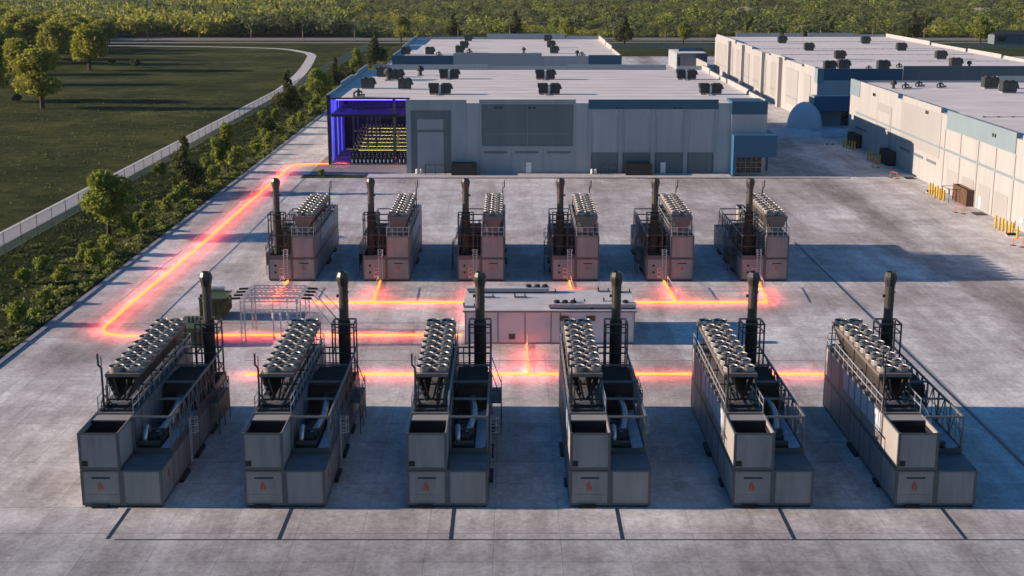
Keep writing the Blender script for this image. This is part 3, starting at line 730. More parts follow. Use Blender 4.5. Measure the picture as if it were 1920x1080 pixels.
# ------------------------------------------------------------------ warehouses
def wall_parts(root):
    def P(mb,n,par=None): 
        ox,oy=root.location.x,root.location.y
        mb.v=[(a-ox,b-oy,c) for a,b,c in mb.v]
        return mb.build(n,par or root)
    return P
def main_warehouse():
    Y0=264.4; YB=355.5; XL=-38.3; XN=-21.0; XR=50.4; D=13.9; YN=277.0
    g=thing('warehouse','main warehouse with pale grey and blue front panels and a cutaway glowing blue corner','warehouse',((XL+XR)/2,Y0,0)); P=wall_parts(g)
    # body walls
    w=MB(M['wall'],M['wallw'])
    w.box(XN,XR-.4,Y0+.45,Y0+.9,0,D)                   # front
    w.use(1).box(XR-.45,XR,Y0+.45,YB,0,D)                # east
    w.use(0).box(XL,XR,YB-.45,YB,0,D)
    w.box(XN,XN+.4,Y0+.9,YN+26,0,D-.5)                     # inner return wall of notch
    P(w,'wall')
    P(MB(M['wallw'],M['hvac']).box(XL,XL+.35,YN+1.2,YB-.45,0,D).use(1).box(XL-.02,XL+.6,YN,YN+1.2,0,D+.5),'side_wall')
    r=MB(M['roof'])
    r.box(XN,XR-.5,Y0+.46,YB-.46,D-.25,D).box(XL+.36,XN,YN+.1,YB-.46,D-.25,D)
    P(r,'roof')
    for k in range(11): P(MB(M['roofseam']).box(XN+.5 if 272+k*7.5<YN+1 else XL+.6,XR-.8,272+k*7.5,272.1+k*7.5,D,D+.03),'roof_seam')
    P(MB(M['hvac']).box(XL+.6,XN-.02,YN-.02,YN+.3,D-.35,D+.05),'roof_trim')
    # parapets
    def para(n,x0,x1,y0,y1,z1,m): P(MB(M[m]).box(x0,x1,y0,y1,D-.1,z1),n)
    for (a,b,z) in ((-36,-6.4,15.25),(-6.0,14.5,14.8),(15.0,40.6,15.25),(43.5,50.4,14.9)): para('parapet',a,b,YB-.42,YB-.03,z,'para')
    for (a,b,z) in ((277.0,300,14.6),(300,322,15.3),(322,333,14.8),(333,355,15.3)): para('parapet',XL-.02,XL+.33,a,b,z,'para')
    for (a,b,z) in ((265,283,14.7),(284.5,312,15.0),(314,340,14.8),(341,355,15.2)): para('parapet',XR-.42,XR-.02,a,b,z,'wallw')
    # front panels (proud of the wall)
    f0,f1=Y0,Y0+.44
    def panel(n,x0,x1,z0,z1,m,dy=0): return P(MB(M[m]).box(x0,x1,f0+dy,f1,z0,z1),n)
    # A
    a=MB(M['wall']); a.box(XN,-20.05,f0,f1,.14,14.7).box(-12.1,-9,f0,f1,.14,14.7).box(-20.05,-12.1,f0,f1,12.65,14.7); P(a,'front_panel')
    panel('door_surround',-20.04,-12.11,.14,12.64,'slate',.22)
    panel('loading_door',-18.8,-13.6,.2,10.9,'wall',.14)
    P(MB(M['slate']).box(-18.8,-13.6,f0+.08,f0+.14,8.3,8.8),'door_stripe')
    panel('front_panel',-8.99,-6.5,.14,14.03,'wall2',.12)
    # B
    b=MB(M['wall'],M['wall2']); b.box(-6.49,-6,f0,f1,.14,14.75).box(12.1,12.6,f0,f1,.14,14.75).box(-6,12.1,f0,f1,13.85,14.75).box(-6,12.1,f0+.02,f1,.14,5.55); P(b,'front_panel')
    panel('dark_panel',-5.99,12.09,5.56,13.84,'slate',.15)
    P(MB(M['seam']).box(3.0,3.1,f0+.13,f0+.15,5.6,13.8),'panel_joint'); P(MB(M['seam']).box(-5.9,12,f0+.13,f0+.15,7.9,7.98),'panel_joint')
    for x in (-5.6,.6,7.0): P(MB(M['slate']).box(x,x+4.7,f0-.02,f0+.02,4.1,4.55),'dock_window')
    P(MB(M['seam']).box(-.1,0,f0,f0+.021,.2,5.5),'panel_joint'); P(MB(M['seam']).box(6.2,6.3,f0,f0+.021,.2,5.5),'panel_joint')
    panel('front_panel',12.61,15.1,.14,14.03,'wall2',.12)
    # C
    c=MB(M['wall']); 
    for (p,q) in ((15.11,15.7),(21.2,22.0),(27.6,28.4),(34.1,34.9),(40.2,40.8)): c.box(p,q,f0,f1,.14,12.9)
    P(c,'pilaster')
    P(MB(M['blue']).box(15.11,40.8,f0-.03,f1,12.9,14.75),'fascia')
    for (p,q) in ((15.71,21.19),(22.01,27.59),(28.41,34.09),(34.91,40.19)):
        o=panel('front_panel',p,q,4.3,12.89,'wall2',.16); panel('dark_panel',p+.25,q-.25,.14,4.29,'slate',.18)
        P(MB(M['seam']).box(p+.35,p+.42,f0+.14,f0+.16,4.4,11),'panel_joint'); P(MB(M['seam']).box(q-.42,q-.35,f0+.14,f0+.16,4.4,11),'panel_joint')
    panel('front_panel',40.81,43.38,.14,14.03,'wall2',.12)
    # tower
    t=MB(M['wall2'],M['wallw']); t.box(43.4,XR+.02,f0-.5,f1,.0,11.9); P(t,'tower')
    P(MB(M['blue']).box(43.38,XR+.04,f0-.53,f1+6,11.9,14.45),'tower_band')
    P(MB(M['dblue'],M['sage']).box(43.5,52.0,f0-3.6,f0+6,3.8,8.1).use(0).box(43.5,44.15,f0-3.5,f0-.55,.0,3.8).box(50.9,51.9,f0+4.5,f0+5.8,0,3.8),'canopy')
    gl=MB(M['glass']).box(44.4,49.6,f0-.62,f0-.52,.3,3.5); wn=P(gl,'window')
    fr=MB(M['wall2'])
    for k in range(6): fr.box(44.35+k*1.05,44.43+k*1.05,f0-.68,f0-.62,.3,3.5)
    for z in (.3,1.35,2.4,3.45): fr.box(44.35,49.68,f0-.70,f0-.64,z,z+.08)
    ox,oy=g.location.x,g.location.y; fr.v=[(p-ox,q-oy,s) for p,q,s in fr.v]; fr.build('window_frame',wn)
    for x in (2.8,29.6):
        d=P(MB(M['white']).box(x,x+1.05,f0-.05,f0+.02,.16,2.3),'door')
    # small wall lights
    for x in (-3.5,3.2,20.5,32.0): P(MB(M['hvac']).box(x,x+.5,f0-.12,f0+.14,13.0,13.25).box(x+1.0,x+1.5,f0-.12,f0+.14,13.0,13.25),'wall_light')
    # cutaway interior
    P(MB(M['apron']).box(XL+.4,XN-.05,YN-.3,YN+26,.03,.25),'interior_floor')
    P(MB(M['rack'],M['bluewall']).box(XL+.4,XN-.05,YN+25.6,YN+26,.25,D-.3),'interior_wall')
    bw=MB(M['bluewall'],M['rack'],M['bluewall2'],M['bluewall3'])
    for k in range(11):
        y=YN+1.3+k*2.2; bw.use([0,3,0,2,2,3,2,2,0,2,2][k]).quad((XL+.37,y,.3),(XL+.37,y+1.9,.3),(XL+.37,y+1.9,10),(XL+.37,y,10)); bw.use([0,0,0,0,0,2,0,2,2,2,2][k]).quad((XL+.37,y,10.3),(XL+.37,y+1.9,10.3),(XL+.37,y+1.9,D-.4),(XL+.37,y,D-.4)); bw.use(1).box(XL+.36,XL+.41,y+1.95,y+2.15,.3,D-.4)
    P(bw,'lit_side_window')
    mz=MB(M['rack'],M['hvac2']); mz.box(XL+.75,XN-.05,YN+1.0,YN+1.5,9.9,10.4).box(XL+.75,XN-.05,YN+1.5,YN+25,10.15,10.3)
    for k in range(14): mz.box(XL+5+k*.9,XL+5.18+k*.9,YN+2,YN+24,11.2,11.45)
    for k in range(8): mz.box(XL+3,XN-.05,YN+3+k*2.6,YN+3.3+k*2.6,11.5,11.8)
    P(mz,'mezzanine_beam')
    for x in (-33.6,-30.6,-28.8): 
        for y in (YN+4,YN+12): P(MB(M['hvac2']).box(x,x+.35,y,y+.35,.25,10),'interior_column')
    P(MB(M['hvac2']).box(-24.8,-24.2,YN+1.0,YN+1.5,.25,D-.4),'interior_column')
    for k in range(4): P(MB(M['bluelamp']).box(XL+1.5,XN-1,YN+3+k*6,YN+3.25+k*6,13.2,13.3),'blue_lamp')
    for k in range(3): P(MB(M['bluelamp']).box(XL+1.5,XN-1,YN+4+k*7,YN+4.2+k*7,9.6,9.7),'blue_lamp')
    return g
wh=main_warehouse()
# racks inside the cutaway
rk=thing('server_rack','tall black server rack in the ranks behind the open blue corner','server rack',(0,0,0),0,'server racks in the open corner')
MB(M['rack']).box(-.36,.36,-.55,.55,0,2.3).build('cabinet',rk)
for b in ((-.30,-.14,-.57,-.55,.25,.85),(.05,.12,-.57,-.55,1.35,1.5),(-.1,.02,-.57,-.55,1.9,2.0)): MB(M['wled']).box(*b).build('status_light',rk)
first=True
for r in range(6):
    for k in range(15):
        x=-33.2+k*.83
        if k in (11,): continue
        y=279.9+r*3.4 if r else 276.9+.75
        if first: rk.location=(x,y,.25); first=False
        else: dup(rk,rk['label'],(x,y,.25))
for r in range(7):
    y=279.0+r*3.1; z=3.0+r*.40
    p=thing('yellow_pipe_run',f'{["lowest and nearest","second","third","fourth","fifth","sixth","highest and farthest"][r]} of the stepped yellow pipe runs over the server racks','pipe run',(-21.4,y,z),0,'yellow pipe runs in the open corner')
    MB(M['ypipe']).tube([(-13.4 if r in (0,5) else -11.8,0,0),(-.1,0,0)],.13 if r else .17,8).build('pipe',p)
    rs=MB(M['ypipe'])
    for k in range(15): rs.tube([(-11.7+k*.8,0,0),(-11.8+k*.8,-.25,.5),(-11.9+k*.8,-.1,.8)],[.12,.12,.06],6)
    rs.build('riser',p)
    MB(M['ylamp']).box(-10.8,-.6,.3,.33,-.26,-.23).build('lamp',p)  # added glowing strip, there to brighten the yellow pipes
p=thing('yellow_pipe_loop','yellow pipe drop joining the pipe runs near the grey wall','pipe',(-24.0,280.3,0.3))
MB(M['ypipe']).tube([(0,0,3.6),(0,0,5.4),(.1,1,6.0),(.5,2.5,6.3)],.2,8).build('pipe',p); MB(M['white']).tube([(-.5,0,2.9),(-.5,0,4.2)],.22,8).build('valve',p)

def back_warehouse():
    X0,X1,Y0,YB,D=-36.0,32.9,405.0,510.0,13.9
    g=thing('warehouse','flat roofed warehouse directly behind the main one, blue ends on its front','warehouse',((X0+X1)/2,Y0,0)); P=wall_parts(g)
    P(MB(M['wall'],M['wallw']).box(X0,X1,Y0+.4,Y0+.8,0,D).box(X0,X0+.4,Y0+.8,YB,0,D).use(1).box(X1-.4,X1,Y0+.8,YB,0,D).use(0).box(X0+.4,X1-.4,YB-.4,YB,0,D),'wall')
    P(MB(M['roof']).box(X0+.4,X1-.4,Y0+.8,YB-.4,D-.3,D),'roof')
    P(MB(M['blue']).box(X0-.02,-17.6,Y0-.05,Y0+.39,9,14.5),'fascia'); P(MB(M['blue']).box(23.0,X1+.02,Y0-.05,Y0+.39,9,14.6),'fascia')
    P(MB(M['para']).box(-17.59,8.9,Y0-.2,Y0+.38,8,15.2),'parapet'); P(MB(M['wall2']).box(8.92,22.99,Y0+.05,Y0+.39,8,14.3),'front_panel')
    P(MB(M['slate']).box(-6,5.5,Y0-.24,Y0-.2,8,11.2),'dark_panel')
    for (a,b,z) in ((-35.5,-10,14.8),(-9.5,20,16.0),(20.5,32.5,15.2)): P(MB(M['para']).box(a,b,YB-.39,YB-.02,D-.1,z),'parapet')
    for (a,b,z) in ((405.9,440,14.6),(442,470,15.2),(472,509,15.4)): P(MB(M['para']).box(X0+.02,X0+.38,a,b,D-.1,z),'parapet'); P(MB(M['wallw']).box(X1-.38,X1-.02,a,b,D-.1,z),'parapet')
    for k in range(6): P(MB(M['roofseam']).box(X0+1,X1-1,Y0+12+k*15,Y0+12.12+k*15,D,D+.03),'roof_seam')
    return g
back_warehouse()

def far_right_warehouse():
    X,X1,Y0,YB,D=79.4,146.0,349.5,529.0,13.9
    g=thing('warehouse','long white warehouse at upper right with ribbed sunlit side wall','warehouse',((X+X1)/2,Y0,0)); P=wall_parts(g)
    P(MB(M['wallw'],M['wall']).box(X,X+.4,Y0+.5,YB,0,D).use(1).box(X+.4,X1,YB-.4,YB,0,D).box(X1-.4,X1,Y0+.5,YB-.4,0,D),'wall')
    P(MB(M['roof']).box(X+.4,X1-.4,Y0+.5,YB-.4,D-.3,D),'roof')
    P(MB(M['wall2']).box(X+.02,X1,Y0+.06,Y0+.49,0,D),'front_wall')
    P(MB(M['blue']).box(X+1.6,X+22,Y0,Y0+.5,11.6,14.6),'fascia'); P(MB(M['sage']).box(X-.08,X+1.59,Y0-.03,Y0+3.5,10.8,14.6),'corner_panel')
    P(MB(M['slate']).box(X+22.02,X+54,Y0-.3,Y0+.48,9,15.3),'parapet'); P(MB(M['blue']).box(X+54.02,X1,Y0,Y0+.5,11.6,14.6),'fascia')
    # pilasters
    for i,(px,py) in enumerate(((1371,103),(1396,115),(1434,130),(1466,145))):
        y,_=on_x(px,py,X); P(MB(M['wallw']).box(X-1.1,X-.01,y,y+2.6,0,14.2+.25*(i%2)),'pilaster')
    ys=[352,368,392,416,446,480,528]
    for i in range(6):
        a,b=ys[i]+3.2,ys[i+1]-1
        P(MB(M['wallb']).box(X-.12,X-.005,a+2,b-2,2.2,12.2),'side_panel')
        P(MB(M['seam']).box(X-.16,X-.12,a+2.5,(a+b)/2-1,4.1,4.4),'dock_window'); P(MB(M['seam']).box(X-.16,X-.12,(a+b)/2+1,b-2.5,4.1,4.4),'dock_window')
        P(MB(M['wallw']).box(X-.05,X+.36,ys[i]+1,ys[i+1]-2,D-.1,[14.8,14.3,14.8,14.2,14.7,15.1][i]),'parapet')
    for (a,b,z) in ((X+8,X+25,15.3),(X+27,X+34,15.3),(X+36,X+54,15.4),(X+54.2,X+66,14.8)): P(MB(M['para']).box(a,b,YB-.38,YB-.02,D-.1,z),'parapet')
    for (a,b,z) in ((352,400,14.8),(402,432,15.0),(434,470,14.8),(472,528,15.2)): P(MB(M['wallw']).box(X1-.38,X1-.02,a,b,D-.1,z),'parapet')
    P(MB(M['dblue'],M['sage']).box(X-1.5,X+8.0,Y0-4.2,Y0-.05,4.0,7.9).use(1).box(X-1.56,X-1.5,Y0-4.2,Y0+2,4.0,7.9),'canopy')
    P(MB(M['sage']).box(X+.5,X+6.5,Y0-.6,Y0+.02,0,3.9),'entrance_wall'); P(MB(M['glass']).box(X+6.6,X+8.4,Y0-.5,Y0-.02,0,3.6),'window')
    for y in (388,418,448,492): 
        s=MB(M['seam']).box(X+4,X+63.5,y+.1,y+.18,D+.05,D+.13)
        for k in range(22): s.box(X+4+k*2.8,X+4.4+k*2.8,y,y+.3,D,D+.16)
        P(s,'roof_pipe_support')
    return g
far_right_warehouse()
def annex():
    g=thing('loading_annex','low dark annex with white edges at the far end of the ribbed white warehouse','annex',(70,545,0)); P=wall_parts(g)
    P(MB(M['wall'],M['wallw']).box(67,79,547,575,0,6.2).box(66.6,67,547,575,0,6.3).use(1).box(66.6,67,546,546.9,0,6.6),'wall')
    P(MB(M['slate']).box(68,79,546,546.9,0,6.5),'front_panel'); P(MB(M['blue']).box(69,79.2,560,560.5,6.2,8),'fascia')
    P(MB(M['roof']).box(67,79,547,575,6.2,6.4),'roof'); P(MB(M['hvac']).box(67.2,67.9,545.9,546,0.2,5),'opening')
    P(MB(M['wallb']).box(74.5,75,515,545.9,0,4.6),'screen_wall')
annex()
def dome():
    g=MB(M['dome']); n,m=28,10; cx,cy,rx,ry,rz=75.9,346.5,4.5,4.6,6.4
    vs=[];fs=[]
    for j in range(m+1):
        f=PI/2*j/m
        for i in range(n): t=2*PI*i/n; vs.append((cx+rx*math.cos(f)*math.cos(t),cy+ry*math.cos(f)*math.sin(t),rz*math.sin(f)))
    for j in range(m):
        for i in range(n): fs.append((j*n+i,j*n+(i+1)%n,(j+1)*n+(i+1)%n,(j+1)*n+i))
    g.add(vs,fs); tag(g.build('dome_shelter',None,True),'pale blue rounded dome shelter against the corner of the ribbed white warehouse','dome')
dome()

def near_right_warehouse():
    X,X1,YB,Y0,D=79.6,190.0,315.5,165.0,13.9
    g=thing('warehouse','white warehouse running off the right edge, with a thin blue stripe and yellow bollards below','warehouse',(X,YB,0)); P=wall_parts(g)
    P(MB(M['wallw'],M['wall']).box(X,X+.4,Y0,YB,0,D).use(1).box(X+.4,X1,YB-.4,YB,0,D).box(X+.4,X1,Y0,Y0+.4,0,D).box(X1-.4,X1,Y0+.4,YB-.4,0,D),'wall')
    P(MB(M['roof']).box(X+.4,X1-.4,Y0+.4,YB-.4,D-.3,D),'roof')
    def YZ(px,py): return on_x(px,py,X)
    yb=lambda px,py: YZ(px,py)[0]
    y1=yb(1614,153); P(MB(M['sage']).box(X-.1,X-.005,y1,YB+.02,11.2,14.8),'corner_panel')
    # parapets with steps
    ya=yb(1684,180); yc=yb(1693,185); yd=yb(1765,205); ye=yb(1778,210); yf_=yb(1908,250)
    for (a,b,z) in ((ya,YB,14.8),(yd,yc,14.8),(yf_,ye,14.75),(Y0,yf_-2.5,14.7)): P(MB(M['wallw']).box(X-.02,X+.36,a,b,D-.08,z),'parapet')
    P(MB(M['sage']).box(X-.12,X-.021,yf_,ye,11.4,14.75),'fascia')
    P(MB(M['para']).box(X+34,X+75,YB-.38,YB-.02,D-.1,15.4),'parapet'); P(MB(M['para']).box(X+.4,X+33.5,YB-.38,YB-.02,D-.1,14.3),'parapet')
    # stripe
    P(MB(M['sage']).box(X-.09,X-.01,Y0,YB-6,7.35,7.75),'stripe')
    # recessed door frame / panels
    p0,p1=yb(1672,215),yb(1645,205); P(MB(M['wallb']).box(X-.07,X-.005,p0,p1,.1,11.6),'door_surround'); 
    P(MB(M['wallw']).box(X-.085,X-.071,p0+1.2,p1-1.0,.1,10),'loading_door'); P(MB(M['seam']).box(X-.10,X-.086,p0+1.2,p1-1.0,6.6,6.95),'door_stripe')
    q0,q1=yb(1765,240),yb(1690,220); P(MB(M['wallb']).box(X-.07,X-.005,q0,q1,5.4,13.6),'side_panel')
    for (pa,pb,py) in ((1604,1626,240),(1688,1706,275),(1713,1731,292),(1737,1755,302)):
        a,b=yb(pb,py),yb(pa,py); P(MB(M['slate']).box(X-.09,X-.01,a,b,4.0,4.5),'dock_window')
    for px in (1770,1800,1834,1868,1905):
        y=yb(px,300); P(MB(M['wallb']).box(X-.10,X-.005,y,y+.35,.1,11.3),'pilaster')
    for (pa,pb) in ((1774,1795),(1803,1825),(1834,1857),(1866,1892)):
        a,b=yb(pb,350),yb(pa,350); P(MB(M['wallb']).box(X-.05,X-.005,a,b,.2,4.3),'dark_panel')
    for px,py in ((1639,177),(1738,210),(1864,253)):
        y,z=YZ(px,py); P(MB(M['hvac']).box(X-.25,X,y-.2,y+.2,z-.3,z+.3).box(X-.25,X,y-1.3,y-.9,z-.3,z+.3),'wall_light')
    for px,py in ((1838,378),(1919,382)):
        y=yb(px,py); P(MB(M['white']).box(X-.12,X-.005,y-.5,y+.5,.1,2.2),'door')
    s=MB(M['hvac']).box(X+5,X+81,240.1,240.18,D+.05,D+.13)
    for k in range(30): s.box(X+5+k*2.6,X+5.5+k*2.6,240,240.3,D,D+.18)
    P(s,'roof_pipe_support')
    return g
near_right_warehouse()

# ------------------------------------------------------------------ roof plant
def proto_hvac(pair):
    g=thing('rooftop_unit','proto','rooftop unit')
    if pair:
        a=MB(M['hvac'],M['hvac2']).box(-2.3,-.35,-1.2,1.2,.35,2.3).box(-2.5,-2.3,-1.0,1.0,1.5,2.4); a.build('cabinet',g)
        b=MB(M['hvac'],M['hvac2']).box(.15,2.2,-1.2,1.2,.35,2.2).use(1)
        b.hexa([(2.2,-1,1.2),(2.7,-1,1.2),(2.7,1,1.2),(2.2,1,1.2)],[(2.2,-1,2.1),(2.35,-1,2.1),(2.35,1,2.1),(2.2,1,2.1)]); b.build('cabinet',g)
        MB(M['white']).box(-.35,.15,-1.0,1.0,.35,1.9).build('duct',g)
        f=MB(M['hvac2'])
        for x in (-1.8,-.9,.7,1.6): f.lathe(x,0,[(.42,2.2),(.45,2.42)],10)
        f.build('condenser_fan',g); MB(M['seam']).box(-2.2,2.1,-1.1,1.1,0,.35).build('curb',g)
        MB(M['seam']).bar((-1.0,-1.2,.3),(-.7,-3.2,.05),.12).bar((-.3,-1.2,.3),(0,-3.2,.05),.12).build('gas_pipe',g)
    else:
        MB(M['hvac'],M['hvac2']).box(-1.4,1.4,-1.1,1.1,.3,2.3).use(1).box(-1.3,-.1,-1.13,-1.1,.5,2.1).box(.1,1.3,-1.13,-1.1,.5,2.1).build('cabinet',g)
        h=MB(M['hvac2']); h.hexa([(1.4,-1,1.0),(1.9,-1,1.0),(1.9,1,1.0),(1.4,1,1.0)],[(1.4,-1,2.1),(1.5,-1,2.1),(1.5,1,2.1),(1.4,1,2.1)]); h.build('intake_cowl',g)
        f=MB(M['hvac2']); f.lathe(-.65,0,[(.5,2.3),(.52,2.5)],10); f.lathe(.65,0,[(.5,2.3),(.52,2.5)],10); f.build('condenser_fan',g)
        MB(M['seam']).box(-1.3,1.3,-1.0,1.0,0,.3).build('curb',g)
    return g
def proto_vent():
    g=thing('roof_vent','proto','roof vent')
    MB(M['hvac']).lathe(0,0,[(.45,0),(.45,1.1),(.95,1.25),(1.0,1.7),(.6,2.3),(.2,2.5)],12).build('cowl',g); MB(M['seam']).box(-.7,.7,-.7,.7,0,.2).build('curb',g)
    return g
def proto_pipes():
    g=thing('roof_pipe_cluster','proto','roof pipes')
    MB(M['hvac']).tube([(-1,0,0),(-1,0,1.0),(-.4,0,1.3),(.6,0,1.3),(.9,0,.9)],.22,8).tube([(0,.4,0),(0,.4,1.9)],.3,8).tube([(-.2,-.8,.6),(1.6,-.8,.6)],.2,8).build('pipe',g); MB(M['seam']).box(-1.2,1.4,-1,.8,0,.2).build('curb',g)
    return g
protos={'p':proto_hvac(True),'s':proto_hvac(False),'v':proto_vent(),'c':proto_pipes()}
used=set()
def plant(kind,px,py,label,scale=1.0,z=13.9):
    x,y=W(px,py,z); grp={'p':'twin rooftop units','s':'rooftop units','v':'roof vents','c':'roof pipe clusters'}[kind]
    o=protos[kind]
    if kind in used: o=dup(o,label,(x,y,z),0,grp,scale)
    else: used.add(kind); o.location=(x,y,z); o['label']=label; o['group']=grp; o.scale=(scale,)*3
    return o
mw='main warehouse roof'
plant('s',690,166,f'dark rooftop unit in the parapet shade at the left side of the {mw}')
plant('s',718,144,f'dark rooftop unit at the far left corner of the {mw}')
plant('s',745,149,f'dark rooftop unit right of the tall round vent, left on the {mw}')
plant('s',759,167,f'lone dark rooftop unit just outside the parapet shade, left on the {mw}')
plant('v',729,151,f'tall round vent between two rooftop units at the far left of the {mw}',1.25)
plant('v',788,142,f'round mushroom vent near the back edge of the {mw}')
plant('c',672,182,f'small pipe cluster at the front left edge of the {mw}',.9)
plant('p',843,148,f'twin rooftop unit left on the back line of the {mw}')
plant('p',826,177,f'twin rooftop unit left on the front line of the {mw}')
plant('p',1023,149,f'twin rooftop unit mid way along the back line of the {mw}')
plant('p',1030,177,f'twin rooftop unit mid way along the front line of the {mw}')
plant('p',1287,149,f'twin rooftop unit at the right end of the back line of the {mw}')
plant('p',1332,177,f'twin rooftop unit at the right end of the front line of the {mw}')
bw='back warehouse roof'
for px,py,k,l in ((761,102,'s','leftmost low dark unit on the front edge of the'),(806,102,'s','dark unit on the front edge left of the raised parapet of the'),(823,104,'c','pipe cluster beside a dark unit on the left front of the'),
  (862,99,'s','nearest unit of the left row on the'),(880,99,'c','pipe cluster right of the left row on the'),(870,90,'s','middle unit of the left row on the'),(878,77,'s','farthest unit of the left row on the'),
  (1027,77,'s','farthest unit of the right row on the'),(1033,89,'s','middle unit of the right row on the'),(1039,100,'s','nearest unit of the right row on the'),(982,99,'v','round vent behind the raised parapet of the'),
  (1082,105,'v','round vent at the right front of the'),(1091,105,'c','small pipe cluster at the right front of the')):
    plant(k,px,py,l+' '+bw,.95 if k=='s' else .7)
rw='ribbed white warehouse roof'
for px,py,k,l in ((1466,81,'s','far unit of the left row on the'),(1516,95,'s','middle unit of the left row on the'),(1574,111,'s','near unit of the left row on the'),(1622,82,'s','far unit of the right row on the'),(1689,95,'s','middle unit of the right row on the'),(1763,111,'s','near unit of the right row on the'),
  (1555,132,'s','leftmost unit at the front edge of the'),(1581,130,'s','second unit along the front edge of the'),(1629,132,'c','pipe cluster at the front edge of the'),(1655,131,'s','third unit along the front edge, beside pipes, on the'),
  (1686,127,'c','low pipes behind the raised parapet of the'),(1791,126,'s','rightmost unit near the front parapet of the'),(1817,126,'v','round vent near the right front parapet of the')):
    plant(k,px,py,l+' '+rw,1.05 if k=='s' else .7)
nw='right edge warehouse roof'
for px,py,k,l in ((1855,166,'s','left one of two dark units on the'),(1889,174,'s','right one of two dark units on the'),(1675,166,'v','small round vent nearest the left wall on the'),(1698,167,'c','low pipe cluster left on the'),(1723,163,'c','larger pipe cluster near the back left of the'),(1763,165,'c','pipe cluster farthest right, left of the dark units, on the')):
    plant(k,px,py,l+' '+nw,1.1 if k=='s' else .75)

# ------------------------------------------------------------------ things along the main warehouse front
def enclosure(label,x0,x1,y0,y1,h,m,z=.14):
    g=thing('plant_screen',label,'enclosure',((x0+x1)/2,(y0+y1)/2,z)); w=(x1-x0)/2;d=(y1-y0)/2
    b=MB(M[m]); 
    b.box(-w,w,-d,-d+.12,0,h).box(-w,w,d-.12,d,0,h).box(-w,-w+.12,-d+.12,d-.12,0,h).box(w-.12,w,-d+.12,d-.12,0,h); b.build('side_wall',g)
    p=MB(M[m])
    n=max(3,int(2*w/.7))
    for k in range(n+1): x=-w+2*w*k/n; p.box(x-.06,x+.06,-d-.06,-d,0,h+.12)
    n=max(3,int(2*d/.7))
    for k in range(n+1): y=-d+2*d*k/n; p.box(-w-.06,-w,y-.06,y+.06,0,h+.12)
    p.build('post',g); MB(M['black']).box(-w+.12,w-.12,-d+.12,d-.12,h-.5,h-.4).build('inner_cover',g)
enclosure('dark slatted enclosure on the pavement, left one before the main warehouse front',-11.9,-7.0,261.6,264.2,2.3,'dbrown')
enclosure('dark slatted enclosure on the pavement, right one under the blue fascia',22.6,27.6,261.6,264.2,2.3,'dbrown')
enclosure('sunlit brown slatted enclosure beside the white warehouse at right',78.3,79.45,226.8,234.2,2.8,'brown',0)
def encl2(label,px,py,h=3.0):
    y=on_x(px,py,79.6)[0]; enclosure(label,78.0,79.45,y-3.4,y+3.4,h,'dbrown',0)
encl2('dark enclosure in the shade by the wall, farther of two',1608,275)
encl2('dark enclosure in the shade by the wall, nearer of two',1671,305)
# white gas bottles and racks
def tank(label,x,y):
    g=thing('gas_tank',label,'gas tank',(x,y,.14),0,'small white gas tanks')
    MB(M['white']).lathe(0,0,[(.25,.1),(.28,.25),(.28,.85),(.18,1.02)],10).build('body',g); MB(M['seam']).lathe(0,0,[(.08,1.02),(.08,1.14)],8).lathe(0,0,[(.22,0),(.22,.1)],8).build('valve',g)
for x,l in ((-18.9,'left of the left pair, by the tall loading door'),(-18.1,'right of the left pair, by the tall loading door'),(15.9,'left of the pair under the blue fascia'),(16.6,'right of the pair under the blue fascia')): tank('small white tank '+l,x,263.2)
def rack(label,x0,x1,y0,y1,z,h=1.6):
    g=thing('pipe_railing',label,'railing',(x0,y0,z)); w=x1-x0;d=y1-y0
    MB(M['steel']).bar((0,0,h),(w,0,h),.07).bar((0,0,h*.5),(w,0,h*.5),.05).bar((0,d,h),(w,d,h),.07).bar((0,0,h),(0,d,h),.07).bar((w,0,h),(w,d,h),.07).build('rail',g)
    for (a,b) in ((0,0),(w,0),(w,d),(0,d),(w/2,0)): MB(M['steel']).bar((a,b,0),(a,b,h),.08).build('post',g)
rack('low dark pipe railing before the tall loading door',-17.2,-13.2,262.3,263.8,.14,1.9)
rack('low dark pipe railing beside the right dark enclosure',17.6,20.8,262.3,263.8,.14,1.9)
yy=on_x(1775,372,77.0)[0]
rack('grey pipe cage between the sunlit yellow bollards and the brown enclosure',76.4,78.9,yy-3.0,yy+1.0,0,2.4)
# ------------------------------------------------------------------ bollards and barriers
bl=None
def bollard(label,x,y):
    global bl
    if bl is None:
        bl=thing('bollard',label,'bollard',(x,y,0),0,'yellow bollards along the white warehouse')
        MB(M['yellow']).lathe(0,0,[(.19,0),(.19,1.85),(.15,1.95),(.06,2.0)],10).build('post',bl); MB(M['seam']).lathe(0,0,[(.24,0),(.24,.05)],10).build('base_plate',bl)
    else: dup(bl,label,(x,y,0))
def bank(pxs,where):
    n=len(pxs)
    for i,(px,py) in enumerate(pxs):
        x,y=W(px,py); nm='farthest' if i==0 else 'nearest' if i==n-1 else ORD[i]+' farthest'
        bollard(f'yellow bollard, {nm} of the group {where}',x,y)
bank([(1743,363),(1747.5,364),(1752,370),(1757,368),(1761,374),(1765,372),(1769,377)],'before the grey pipe cage')
bank([(1866,427),(1873,431),(1879.5,433),(1886,437),(1893,439),(1898,441),(1907,448)],'at the right picture edge')
bank([(1582,276),(1587,278),(1592,279),(1597,281),(1602,282)],'by the farther shaded dark enclosure')
bank([(1627,300),(1632,302),(1637,304),(1642,308),(1649,308)],'by the nearer shaded dark enclosure')
